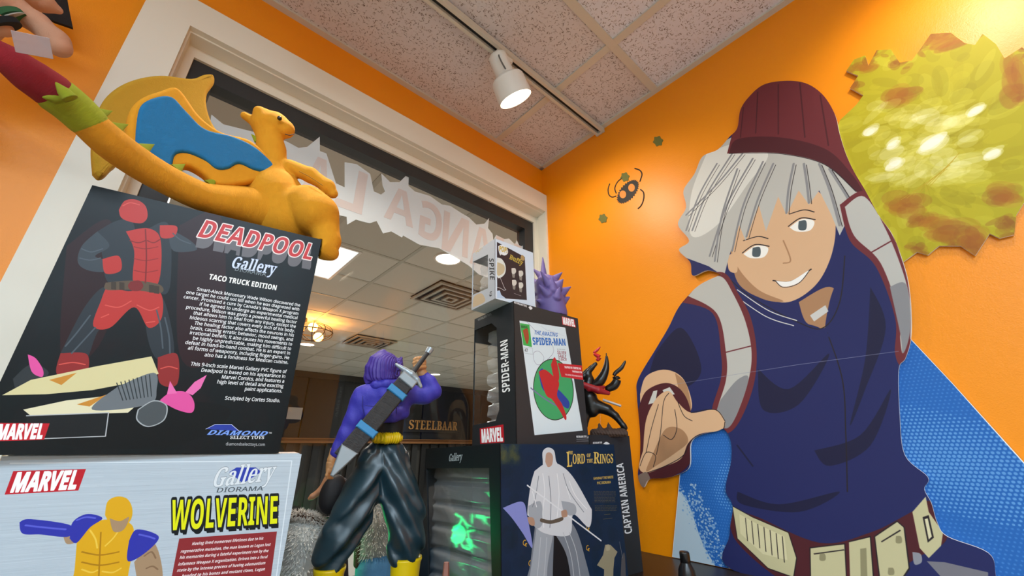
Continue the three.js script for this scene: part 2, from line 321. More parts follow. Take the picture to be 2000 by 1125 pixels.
  single('paper_notice', slab(n0.x, n0.x + 0.26, n0.y, n0.y + 0.22, CORR_Z + 0.12, CORR_Z + 0.125), std(0xcfc6bd, 0.8), 'small white paper notice on the dark shopfront panel', 'notice');
  // lights and vents in the corridor ceiling
  const lampM = std(0xffffff, 0.5, { emissive: 0xfff2e0, emissiveIntensity: 7 });
  const downs = [[1.0882, -1.7772, 'round white downlight behind the window lettering'], [1.1109, -4.483, 'round white downlight under the caged bulbs'], [3.1, -5.2, 'small round downlight beside the clear plastic box']];
  for (const [x, z, lab] of downs) {
    const t = thing('downlight', lab, 'downlight', V(cz(x), CORR_H, cz(z)));
    part(t, 'rim', new THREE.TorusGeometry(0.105, 0.012, 10, 40).rotateX(Math.PI / 2), M.white);
    part(t, 'lens', new THREE.CylinderGeometry(0.1, 0.1, 0.012, 40), lampM);
    const l = new THREE.SpotLight(0xf0f6f4, 19, 0, 1.25, 0.8); l.position.set(0, -0.02, 0); l.target.position.set(0, -1, 0); l.shadow.radius = 4; l.castShadow = true; l.name = 'downlight_light'; t.add(l); t.add(l.target);
  }
  const pl = thing('corridor_panel_light', 'square white light panel in the corridor ceiling', 'ceiling light', V(0.66, CORR_H, -3.24));
  part(pl, 'light_frame', frameRect(-0.32, 0.32, -0.37, 0.37, -0.3, 0.3, -0.35, 0.35, -0.006, 0.006).rotateX(Math.PI / 2), M.white);
  part(pl, 'diffuser', new THREE.BoxGeometry(0.6, 0.008, 0.7), std(0xffffff, 0.5, { emissive: 0xe8f4f2, emissiveIntensity: 1.0 }));
  areaLight('corridor_panel_light_source', 0.66, CORR_H - 0.012, -3.24, 0.6, 0.7, 30, 0xf0f4f0);
  const pl2 = thing('corridor_panel_light', 'white light panel far along the corridor ceiling', 'ceiling light', V(5.4, CORR_H - 0.012, -4.6));
  part(pl2, 'diffuser', new THREE.BoxGeometry(0.6, 0.008, 1.2), std(0xffffff, 0.5, { emissive: 0xe8f4f2, emissiveIntensity: 1.0 }));
  areaLight('corridor_panel_light_source', 5.4, CORR_H - 0.02, -4.6, 0.6, 1.2, 30, 0xf0f4f0);
  const ventM = std(0xb9b2a5, 0.45, { metalness: 0.3 }), ventD = std(0x2c2823, 0.7);
  for (const [x, z, lab] of [[1.43, -2.27, 'square ceiling vent beside the boxed figure with the cream print'], [1.55, -3.93, 'dark square ceiling vent above the purple haired figurine']]) {
    const t = thing('ceiling_vent', lab, 'vent', V(cz(x), CORR_H, cz(z)));
    part(t, 'backing', new THREE.BoxGeometry(0.58, 0.01, 0.58), ventD);
    for (let k = 0; k < 4; k++) { const h = 0.29 - k * 0.075; part(t, 'louvre', frameRect(-h, h, -h, h, -h + 0.03, h - 0.03, -h + 0.03, h - 0.03, -0.004, 0.012).rotateX(Math.PI / 2).translate(0, -0.02 - k * 0.006, 0), ventM); }
  }
  // caged pendant with two warm bulbs
  const pp = pD(612, 648, 5.2), t = thing('pendant_lamp', 'black wire cage pendant with two warm bulbs', 'pendant lamp', pp);
  const iron = std(0x1c1815, 0.5);
  part(t, 'stem', cylBetween(V(-0.16, 0.06, 0), V(-0.16, CORR_H - pp.y, 0), 0.012, 0.012), iron);
  part(t, 'canopy', new THREE.CylinderGeometry(0.07, 0.07, 0.03, 24).translate(-0.16, CORR_H - pp.y - 0.015, 0), iron);
  part(t, 'hub', new THREE.CylinderGeometry(0.05, 0.06, 0.12, 20).translate(-0.16, 0.04, 0), iron);
  for (let k = 0; k < 5; k++) part(t, 'cage_wire', new THREE.TorusGeometry(0.2, 0.005, 6, 40).rotateY(k * Math.PI / 5).scale(1.1, 0.55, 1.1), iron);
  part(t, 'cage_ring', new THREE.TorusGeometry(0.215, 0.006, 6, 48).rotateX(Math.PI / 2), iron);
  const bulbM = std(0xffd9a0, 0.4, { emissive: 0xffb860, emissiveIntensity: 9 });
  for (const [bx, by] of [[-0.02, 0.05], [0.06, -0.06]]) {
    part(t, 'bulb', new THREE.SphereGeometry(0.055, 20, 14).translate(bx, by, 0.02), bulbM, 'warm glowing bulb');
    const l = new THREE.PointLight(0xffa040, 1.0); l.position.set(bx, by, 0.02); l.shadow.radius = 2; l.castShadow = true; l.name = 'pendant_lamp_light'; t.add(l);
  }
}

// ------------------------------------------------------------------ lettering on the glass, seen from behind
{
  const O = V(0, EYE, zG), ex = V(1, 0, 0), ey = V(0, 1, 0), n = V(0, 0, 1);
  const burst = [[413, 224], [436, 243], [492, 257], [559, 276], [583, 289], [600, 287], [624.5, 267], [624.5, 295], [637.5, 300], [656, 358], [673, 366], [673, 317], [697, 321], [723, 340], [730, 374], [744, 380], [752, 374], [747, 362], [744.6, 338.5], [762, 356], [780, 356], [798.7, 337.4], [797.5, 362.7], [810, 374], [840, 383], [863, 399.5], [879, 402], [900, 415.6], [916, 425], [930, 438.6], [946, 437], [955, 426], [953, 445.5], [962, 457], [963, 470], [969, 459], [985, 467], [994, 466], [1006, 478], [1009, 468.5], [1015, 482], [1023, 479], [1023, 560], [960, 545], [935, 536], [915.6, 519], [901, 510], [858, 485], [819, 478], [787, 460], [785, 464], [764, 452], [748, 456], [735.5, 431.7], [722, 436], [709, 433], [695, 429], [678, 438.6], [677, 423.6], [660.7, 420], [640, 409], [600, 400], [520, 385], [430, 380], [370, 352], [352, 338], [400, 300]];
  const s = new THREE.Shape(outline2D(burst, O, ex, ey, n));
  const t = thing('window_lettering', 'white vinyl burst with mirrored letters of MANGA LA on the glass', 'lettering', O);
  const film = (c) => phys(c, 0.6, { transmission: 0.35, thickness: 0 });
  part(t, 'backing', new THREE.ExtrudeGeometry(s, { depth: 0.0006, bevelEnabled: false }), film(0xe6eef2));
  const letters = [['A', 585, 652, 305, 402, 618], ['L', 657, 713, 335, 419, 704], ['A', 752, 811, 369, 436, 781], ['G', 819, 863, 397, 471, 843], ['N', 864, 915, 420, 496, 889], ['A', 918, 962, 445, 522, 940], ['M', 968, 1018, 470, 548, 992]];
  const pink = film(0xe8e0de);
  for (const [ch, xa, xb, ya, yb, xm] of letters) {
    const g = new THREE.ExtrudeGeometry(font.generateShapes(ch, 1), { depth: 0.0004, bevelEnabled: false, curveSegments: 6 }); g.computeBoundingBox(); const b = g.boundingBox;
    const top = pZ(xm, ya, zG), bot = pZ(xm, yb, zG), mid = (ya + yb) / 2, l = pZ(xa, mid, zG), r = pZ(xb, mid, zG);
    g.translate(-b.min.x, -b.min.y, 0); g.scale(-(r.x - l.x) / (b.max.x - b.min.x), (top.y - bot.y) / (b.max.y - b.min.y), 1); g.translate(r.x, bot.y - EYE, 0.0008);
    const id = g.index; if (!id) { const p = g.attributes.position.array; for (let i = 0; i < p.length; i += 9) for (let q = 0; q < 3; q++) { const h = p[i + q]; p[i + q] = p[i + 6 + q]; p[i + 6 + q] = h; } g.computeVertexNormals(); }
    part(t, 'letter', g, pink);
  }
}

// ------------------------------------------------------------------ counter under the window
{
  const t = thing('display_counter', 'dark brown display counter under the window', 'counter', V(0, 0, 0));
  const m = std(0x2a2019, 0.4);
  part(t, 'counter_top', slab(-1.3, X_R - 0.002, COUNTER - 0.03, COUNTER, z1 + 0.001, -0.34), m);
  part(t, 'front_panel', slab(-1.28, X_R - 0.002, 0.08, COUNTER - 0.03, -0.4, -0.38), m);
  part(t, 'side_panel', slab(-1.28, -1.26, 0, COUNTER - 0.03, z1 + 0.002, -0.38), m);
  part(t, 'plinth', slab(-1.26, X_R - 0.004, 0, 0.08, z1 + 0.002, -0.44), std(0x151210, 0.6));
}

// ------------------------------------------------------------------ printed cartons
// A carton: front face in the plane (O = its lower left corner, ex right, ey up, ez towards the viewer), depth behind it.
function cartonFrame(O, ex, ey, ez) { return { O, ex, ey, ez }; }
// drawing helpers that work in a face's own metres; photograph pixels are turned into face positions by intersecting the face plane
function facePrint(O, ex, ey, w, h, res, bg, draw) {
  const n = ex.clone().cross(ey), W = Math.min(2048, Math.round(w * res)), H = Math.min(2048, Math.round(h * res));
  const c = canvas(W, H, (x) => {
    x.fillStyle = bg; x.fillRect(0, 0, W, H);
    const at = (px, py) => { const [v] = outline2D([[px, py]], O, ex, ey, n); return [v.x / w * W, H - v.y / h * H]; };
    const path = (pts, close = true, curve = false) => {
      const q = pts.map((p) => at(p[0], p[1])); x.beginPath();
      if (curve) { const s = new THREE.SplineCurve((close ? [...q, q[0]] : q).map((p) => new THREE.Vector2(p[0], p[1]))).getPoints(q.length * 8); s.forEach((p, i) => (i ? x.lineTo(p.x, p.y) : x.moveTo(p.x, p.y))); }
      else q.forEach((p, i) => (i ? x.lineTo(p[0], p[1]) : x.moveTo(p[0], p[1])));
      if (close) x.closePath();
    };
    const fill = (color, pts, curve = false) => { path(pts, true, curve); x.fillStyle = color; x.fill(); };
    const line = (color, width, pts, curve = true) => { path(pts, false, curve); x.strokeStyle = color; x.lineWidth = width * W / (w * 1000); x.lineCap = x.lineJoin = 'round'; x.stroke(); };   // width in mm
    // text with its baseline from p0 to p1 and its capitals reaching p2 above p0
    const text = (str, p0, p1, p2, o = {}) => {
      const a = at(...p0), b = at(...p1), t = at(...p2); x.save();
      x.font = `${o.italic ? 'italic ' : ''}${o.bold === false ? '' : 'bold '}100px ${o.font ?? 'sans-serif'}`; const m = x.measureText(str).width, cap = o.cap ?? 71;
      x.transform((b[0] - a[0]) / m, (b[1] - a[1]) / m, -(t[0] - a[0]) / cap, -(t[1] - a[1]) / cap, a[0], a[1]);
      if (o.shadow) { x.fillStyle = o.shadow; for (let k = 1; k <= (o.drop ?? 12); k++) x.fillText(str, (o.sx ?? 0.5) * k, k); }
      if (o.stroke) { x.strokeStyle = o.stroke; x.lineWidth = o.sw ?? 12; x.lineJoin = 'round'; x.strokeText(str, 0, 0); }
      x.fillStyle = o.fill ?? '#fff'; x.fillText(str, 0, 0); x.restore();
    };
    draw({ x, W, H, at, path, fill, line, text });
  });
  return tex(c);
}
const redBrand = (d, a, b, c, e, str = 'MARVEL', pad = 0.5) => {   // red plate with white condensed capitals: corners a (lower left), b (lower right), c (upper right), e (upper left)
  d.fill('#c0202c', [a, b, c, e]);
  const mix = (p, q, t) => [p[0] + (q[0] - p[0]) * t, p[1] + (q[1] - p[1]) * t], L0 = mix(a, e, 0.1), R0 = mix(b, c, 0.1), L1 = mix(a, e, 0.9);
  const p0 = mix(L0, R0, 0.05), p1 = mix(L0, R0, 0.95), off = [L1[0] - L0[0], L1[1] - L0[1]];
  d.text(str, p0, p1, [p0[0] + off[0], p0[1] + off[1]], { stroke: '#fff', sw: 7 });
};
const cardEdge = std(0x14171a, 0.5), UP = V(0, 1, 0);
function planarPanel(w, h, t) {   // thin card: uv 0..1 over its face
  return new THREE.BoxGeometry(w, h, t).translate(w / 2, h / 2, -t / 2);
}
function solidCarton(name, label, fr, w, h, d, print, sideMat, gloss = 0.32) {
  const t = thing(name, label, 'box'); placeBasis(t, fr.O, fr.ex, fr.ey, fr.ez);
  const pm = phys(0xffffff, gloss, { map: print, specularIntensity: 0.35 });
  const f = part(t, 'front_panel', planarPanel(w, h, 0.0016), [sideMat, sideMat, sideMat, sideMat, pm, sideMat], 'printed front');
  part(t, 'body', new RoundedBoxGeometry(w, h, d - 0.0016, 2, 0.0012).translate(w / 2, h / 2, -0.0016 - (d - 0.0016) / 2), sideMat);
  part(t, 'top_flap', new THREE.BoxGeometry(w * 0.98, 0.0012, d * 0.96).translate(w / 2, h + 0.0004, -d / 2), sideMat);
  return t;
}
const yawFrame = (az) => ({ ex: V(Math.cos(az * D2R), 0, Math.sin(az * D2R)), n: V(Math.sin(az * D2R), 0, -Math.cos(az * D2R)) });

// ---- black box with the red title
const DPa = 9.4, DPd = 0.6587, DP = {};
{
  const { ex, n } = yawFrame(DPa), ez = n.clone().negate(), w = 0.2765, h = 0.3255, base = EYE - 0.0079;
  const O = CAM.clone().addScaledVector(n, DPd).addScaledVector(ex, -DPd * Math.tan((10.1 + DPa) * D2R)); O.y = base; Object.assign(DP, { O, ex, n, w, top: base + h + 0.0015, d: 0.2 });
  const print = facePrint(O, ex, UP, w, h, 5600, '#0d1113', (d) => {
    const { x, fill, line, text } = d;
    // soft mottled backdrop print
    for (let i = 0; i < 220; i++) { x.fillStyle = `rgba(${rnd() < 0.4 ? '70,20,22' : '30,42,48'},0.05)`; x.beginPath(); x.ellipse(rr(0, d.W), rr(0, d.H), rr(20, 150), rr(40, 240), 0, 0, 7); x.fill(); }
    fill('#2a1416', [[130, 480], [215, 430], [230, 560], [190, 680], [120, 700]], true);
    fill('#2b1417', [[350, 440], [430, 420], [440, 600], [420, 700], [350, 690]], true);
    // a plain posed figure in red and charcoal
    const red = '#b8352f', dk = '#2c3238', dk2 = '#3b434a';
    fill(dk, [[118, 690], [165, 600], [205, 560], [230, 590], [190, 650], [165, 705]], true);
    fill(dk, [[290, 560], [322, 590], [340, 690], [305, 700], [285, 640]], true);
    fill(red, [[196, 590], [215, 555], [260, 560], [312, 570], [316, 620], [290, 640], [262, 600], [215, 640], [182, 636]], true);
    fill('#8f2b2a', [[118, 690], [170, 692], [165, 735], [112, 732]], true);
    fill('#8f2b2a', [[308, 698], [346, 692], [346, 750], [312, 748]], true);
    fill(dk, [[190, 452], [232, 430], [262, 440], [268, 560], [212, 552], [200, 500]], true);
    fill(dk, [[290, 446], [330, 440], [332, 560], [306, 560]], true);
    fill(red, [[246, 452], [290, 446], [314, 470], [308, 555], [262, 556], [262, 490]], true);
    for (const y of [482, 505, 528]) line('#8c2724', 1.2, [[262, y], [284, y + 4], [308, y]]);
    fill(dk2, [[190, 452], [160, 480], [152, 512], [172, 528], [206, 530], [210, 510], [186, 500], [214, 480]], true);
    fill(dk2, [[330, 446], [372, 470], [384, 488], [345, 492], [332, 478]], true);
    fill(red, [[200, 506], [232, 500], [236, 528], [206, 534]], true);
    fill(red, [[312, 440], [345, 442], [340, 462], [315, 464]], true);
    fill(red, [[232, 410], [244, 392], [266, 390], [284, 402], [288, 424], [276, 436], [250, 432], [236, 424]], true);
    fill('#5c4d3c', [[206, 552], [262, 548], [312, 556], [314, 572], [258, 566], [208, 566]], true);
    for (const q of [[[160, 486], [178, 492], [200, 486]], [[156, 504], [176, 508], [196, 504]], [[338, 456], [352, 468], [372, 476]], [[128, 676], [150, 650], [176, 616]], [[140, 690], [164, 664], [186, 640]], [[306, 606], [314, 640], [318, 680]], [[322, 620], [330, 656], [332, 690]]]) line('#4d565e', 1.5, q);
    for (const q of [[[206, 596], [232, 600], [256, 588]], [[268, 596], [292, 606], [310, 600]], [[198, 620], [212, 614]], [[286, 630], [302, 628]], [[240, 402], [254, 396], [272, 400]], [[116, 712], [142, 708], [166, 712]], [[314, 720], [330, 716], [346, 720]]]) line('#d4564c', 1.3, q);
    for (const q of [[[284, 448], [286, 500], [284, 552]], [[254, 470], [270, 474], [284, 470]], [[288, 470], [300, 474], [312, 468]]]) line('#7d211f', 1.4, q);
    for (const [a, b] of [[222, 556], [238, 557], [296, 562], [306, 564]]) fill('#3f3429', [[a - 5, b - 6], [a + 5, b - 5], [a + 5, b + 10], [a - 5, b + 9]]);
    fill('#7a2423', [[255, 550], [272, 548], [280, 558], [272, 568], [256, 567], [250, 558]], true);
    // debris at the feet
    fill('#0d0f10', [[60, 800], [200, 780], [430, 790], [432, 830], [330, 872], [120, 868]], true);
    fill('#2f3437', [[25, 740], [60, 712], [95, 730], [40, 770]], true);
    fill('#d8cf9c', [[4, 772], [60, 742], [190, 715], [296, 696], [310, 730], [270, 745], [180, 762], [90, 770]]);
    fill('#e2dcb8', [[45, 800], [130, 782], [240, 770], [280, 780], [250, 806], [60, 812]]);
    fill('#c98a34', [[96, 742], [150, 728], [120, 752]]); fill('#c98a34', [[150, 790], [210, 770], [175, 794]]);
    fill('#6d7479', [[230, 755], [300, 728], [306, 760], [290, 790], [180, 800]], true);
    for (let i = 0; i < 9; i++) line('#2f3538', 0.9, [[228 + i * 8, 748 - i * 2], [240 + i * 7, 782 - i]]);
    fill('#4d5356', [[270, 800], [300, 782], [326, 790], [322, 820], [290, 834], [268, 822]], true);
    line('#a9b0b3', 1.2, [[270, 800], [300, 783], [325, 792], [320, 820], [290, 833], [268, 820], [270, 800]]);
    fill('#e0559f', [[312, 782], [330, 768], [355, 764], [372, 772], [380, 790], [374, 806], [345, 800]], true);
    fill('#e86fb0', [[362, 766], [380, 746], [404, 732], [392, 758], [376, 772]]); fill('#e86fb0', [[326, 770], [332, 744], [346, 768]]);
    fill('#e0559f', [[54, 692], [70, 700], [84, 722], [82, 736], [62, 726]], true);
    fill('#1b1d1f', [[52, 812], [212, 806], [206, 852], [52, 858]]);
    line('#b9bdc0', 1, [[52, 812], [212, 806], [206, 852], [52, 858]], false);
    // lettering
    text('DEADPOOL', [381, 461], [608, 508], [399, 429], { fill: '#c9393b', stroke: '#f3e6e2', sw: 9, shadow: '#6c6a6e', drop: 42, sx: 0.35, italic: false });
    text('DEADPOOL', [381, 461], [608, 508], [399, 429], { fill: '#c9393b' });
    text('Gallery', [449, 522], [536, 536], [454, 500], { font: 'serif', italic: true, fill: '#d7e2f2', stroke: '#7f93c8', sw: 3 });
    text('DIORAMA', [457, 528], [519, 540], [459, 520], { bold: false, fill: '#8d979c' });
    text('TACO TRUCK EDITION', [407, 545], [540, 567], [410, 535], { fill: '#f4f4f0', stroke: '#f4f4f0', sw: 3 });
    const lines = ['Smart-Aleck Mercenary Wade Wilson discovered the', 'one target he could not kill when he was diagnosed with', "cancer. Promised a cure by Canada's Weapon X program", 'if he agreed to undergo an experimental medical', 'procedure, Wilson was given a powerful healing factor', 'that allows him to heal from any injury, except the', 'hideous scarring that covers every inch of his body.', 'The healing factor also affects the neurons in his', 'brain, causing erratic behavior, mood swings, and', 'irrational beliefs; it also causes his movements to', 'be highly unpredictable, making him difficult to', 'defeat in hand-to-hand combat. He is an expert in', 'all forms of weaponry, including finger-guns. He', 'also has a fondness for Mexican cuisine.'];
    const more = ['This 9-inch scale Marvel Gallery PVC figure of', 'Deadpool is based on his appearance in', 'Marvel Comics, and features a', 'high level of detail and exacting', 'paint applications.'];
    const [rx0, ry0] = d.at(586, 599), [rx1, ry1] = d.at(563, 711), [bx0, by0] = d.at(560, 729), [bx1, by1] = d.at(551, 767), [cx, cy] = d.at(545, 786);
    x.textAlign = 'right'; x.fillStyle = '#f2f4f4';
    const step = (ry1 - ry0) / 13, rx = (rx0 + rx1) / 2; x.font = `${Math.round(step * 0.95)}px sans-serif`; x.strokeStyle = '#f2f4f4'; x.lineWidth = 0.9;
    const long = x.measureText(lines[1]).width, want = rx - d.at(363, 572)[0]; x.save();
    const put = (s, y, bold) => { x.save(); x.translate(rx, y); x.scale(want / long, 1); x.fillText(s, 0, 0); x.strokeText(s, 0, 0); x.restore(); };
    lines.forEach((s, i) => put(s, ry0 + i * step)); more.forEach((s, i) => put(s, by0 + i * (by1 - by0) / 4)); put('Sculpted by Cortes Studio.', cy); x.restore(); x.textAlign = 'left';
    redBrand(d, [-16, 862], [86, 859], [97, 827], [-6, 826]);
    fill('#2c3fa0', [[402, 838], [420, 829], [452, 829], [467, 842]]); line('#cfd8f4', 0.6, [[402, 838], [420, 829], [452, 829], [467, 842]], false);
    text('DIAMOND', [402, 849], [520, 851], [406, 840], { italic: true, fill: '#7fa6ec', stroke: '#24408f', sw: 6 });
    text('TM', [525, 847], [531, 847], [525, 844], { bold: false });
    text('SELECT TOYS', [449, 857], [516, 857.5], [450, 851], { font: 'serif', fill: '#eef0f2' });
    text('diamondselecttoys.com', [441, 870], [518, 871], [441, 864], { bold: false, fill: '#c9cdd0' });
  });
  solidCarton('figure_box', 'black glossy box with red slanted title and printed red figure', { O, ex, ey: UP, ez }, w, h, 0.2, print, std(0x171b1e, 0.4));
}
// ---- silver box with the yellow title, under the black box
{
  const a = 13, dd = 0.66, { ex, n } = yawFrame(a), ez = n.clone().negate(), w = 0.285, top = EYE - 0.0093, h = top - COUNTER;
  const O = CAM.clone().addScaledVector(n, dd).addScaledVector(ex, dd * Math.tan((15.6 - a) * D2R) - w); O.y = COUNTER;
  const print = facePrint(O, ex, UP, w, h, 5600, '#b9c6cf', (d) => {
    const { x, fill, line, text } = d;
    for (let i = 0; i < 2600; i++) { x.strokeStyle = `rgba(${rnd() < 0.55 ? '225,236,242' : '130,146,158'},${rr(0.05, 0.22)})`; x.lineWidth = rr(0.6, 2.2); const y = rr(0, d.H), u = rr(-200, d.W), l = rr(80, 700); x.beginPath(); x.moveTo(u, y); x.lineTo(u + l, y + rr(-2, 2)); x.stroke(); }
    line('#dfe9ef', 1.1, [[20, 905], [570, 900], [540, 1125], [530, 1180]], false);
    redBrand(d, [9, 966], [153, 958], [168, 916], [26, 920]);
    text('Gallery', [411, 952], [532, 938], [419, 915], { font: 'serif', italic: true, fill: '#eef2f4', stroke: '#8d98a0', sw: 5 });
    fill('#2d3fa8', [[448, 922], [462, 913], [500, 913], [510, 922], [474, 944]]);
    text('Gallery', [411, 952], [532, 938], [419, 915], { font: 'serif', italic: true, fill: '#dfe6ea' });
    text('DIORAMA', [421, 962], [513, 958], [424, 953], { bold: false, fill: '#49545c', stroke: '#49545c', sw: 2 });
    text('WOLVERINE', [331, 1036], [543, 1022], [337, 977], { fill: '#e6ea12', stroke: '#11161c', sw: 15, shadow: '#11161c', drop: 12, sx: 0.8 });
    text('WOLVERINE', [331, 1036], [543, 1022], [337, 977], { fill: '#e6ea12' });
    fill('#8d2c30', [[350, 1052], [541, 1038], [522, 1180], [325, 1180]]);
    const rows = [['Having lived numerous lifetimes due to his', 374, 1065, 514, 1054], ['regenerative mutation, the man known as Logan lost', 352, 1080, 528, 1066], ['his memories during a fateful experiment run by the', 350, 1092, 524, 1078], ['infamous Weapon X organization. Driven into a feral', 347, 1105, 522, 1090], ['state by the intense process of having adamantium', 345, 1117, 518, 1102], ['bonded to his bones and mutant claws, Logan', 354, 1128, 517, 1114]];
    for (const [s, a0, b0, a1, b1] of rows) text(s, [a0, b0], [a1, b1], [a0 + 1, b0 - 6], { italic: true, fill: '#f0e6e6' });
    // a plain figure in yellow and blue, bare arm
    const yel = '#e0aa1c', blu = '#3136a8', skin = '#a98c6c';
    fill(skin, [[262, 1098], [300, 1060], [318, 1125], [300, 1180], [275, 1160]], true);
    fill(skin, [[122, 1040], [140, 1030], [150, 1056], [130, 1062]], true);
    fill(blu, [[38, 1020], [60, 1014], [138, 1026], [134, 1048], [80, 1044], [44, 1042]], true);
    fill(yel, [[150, 1060], [190, 1018], [250, 1020], [262, 1050], [250, 1125], [240, 1190], [140, 1190], [146, 1110]], true);
    fill(blu, [[136, 1052], [142, 1020], [170, 1004], [200, 1012], [176, 1030], [150, 1060]], true);
    fill(blu, [[252, 1056], [268, 1034], [310, 1048], [286, 1078], [250, 1096]], true);
    for (const y of [1078, 1098]) line('#b07c14', 1.3, [[160, y], [195, y + 6], [232, y]]);
    line('#b07c14', 1.2, [[197, 1040], [193, 1125]]);
    for (const q of [[[176, 1036], [186, 1052], [190, 1070]], [[236, 1030], [222, 1050], [206, 1066]], [[160, 1112], [178, 1118], [190, 1114]], [[200, 1116], [220, 1118], [236, 1110]]]) line('#f0c84a', 1.4, q);
    for (const q of [[[50, 1026], [84, 1030], [128, 1034]], [[150, 1016], [168, 1010], [186, 1012]], [[272, 1044], [290, 1048], [302, 1052]]]) line('#5a60d0', 1.6, q);
    for (const q of [[[282, 1086], [296, 1078], [304, 1090]], [[286, 1110], [298, 1106], [308, 1112]]]) line('#86694e', 1.4, q);
    fill(yel, [[205, 1006], [210, 980], [228, 970], [248, 974], [258, 992], [256, 1014], [240, 1030], [218, 1026]], true);
    fill(skin, [[214, 1012], [234, 1018], [252, 1010], [242, 1034], [222, 1038]], true);
  });
  solidCarton('figure_box', 'silver brushed box with yellow title under the black box', { O, ex, ey: UP, ez }, w, h, 0.2, print, std(0xaeb9c0, 0.4), 0.3);
}

// ---- the leaning stack on the right: two windowed boxes and a small white one
const TH = 3 * D2R, PH = 1.7 * D2R;
const SX = V(Math.cos(TH), 0, Math.sin(TH)), SB = V(Math.sin(TH), 0, -Math.cos(TH));
const SY = UP.clone().multiplyScalar(Math.cos(PH)).addScaledVector(SB, Math.sin(PH)), SZ = SX.clone().cross(SY);
const clear = phys(0xffffff, 0.06, { transmission: 1, thickness: 0, ior: 1.5 });
const clearRib = phys(0xf4f6f6, 0.1, { transmission: 0.76, thickness: 0, ior: 1.5 });
function extr(shape, t) { return new THREE.ExtrudeGeometry(shape, { depth: t, bevelEnabled: false }); }
function rectShape(x0, y0, x1, y1) { const s = new THREE.Shape(); s.moveTo(x0, y0); s.lineTo(x1, y0); s.lineTo(x1, y1); s.lineTo(x0, y1); s.closePath(); return s; }
// side face print: u runs from the far edge (0) to the front edge (d), v up
function sidePanel(t, w, h, d, holePts, print, backMat, tk = 0.0014) {
  const s = rectShape(0, 0, d, h); const hole = new THREE.Path(holePts.map(([u, v]) => new THREE.Vector2(u, v))); s.holes.push(hole);
  const g = extr(s, tk), uv = g.attributes.uv; for (let i = 0; i < uv.count; i++) uv.setXY(i, uv.getX(i) / d, uv.getY(i) / h);
  g.translate(-d, 0, 0); g.rotateY(-Math.PI / 2);   // u -> +z
  g.translate(tk, 0, 0);
  return part(t, 'window_panel', g, [phys(0xffffff, 0.35, { map: print }), backMat], 'printed side with a cut-out window');
}
function ribbedTray(u0, u1, v0, v1, x0, depth, n) {   // thermoformed clear tray: horizontal corrugations
  const geo = new THREE.PlaneGeometry(u1 - u0, v1 - v0, 6, n * 10), p = geo.attributes.position;
  for (let i = 0; i < p.count; i++) { const v = p.getY(i) / (v1 - v0) + 0.5, u = p.getX(i) / (u1 - u0) + 0.5; const s = Math.max(0, Math.sin(v * n * Math.PI * 2)); p.setZ(i, -Math.pow(s, 6) * depth * 0.35 + 0.002 * Math.sin(u * 9 + v * 31)); }
  geo.computeVertexNormals(); geo.rotateY(-Math.PI / 2); geo.translate(x0, (v0 + v1) / 2, (u0 + u1) / 2); return geo;
}
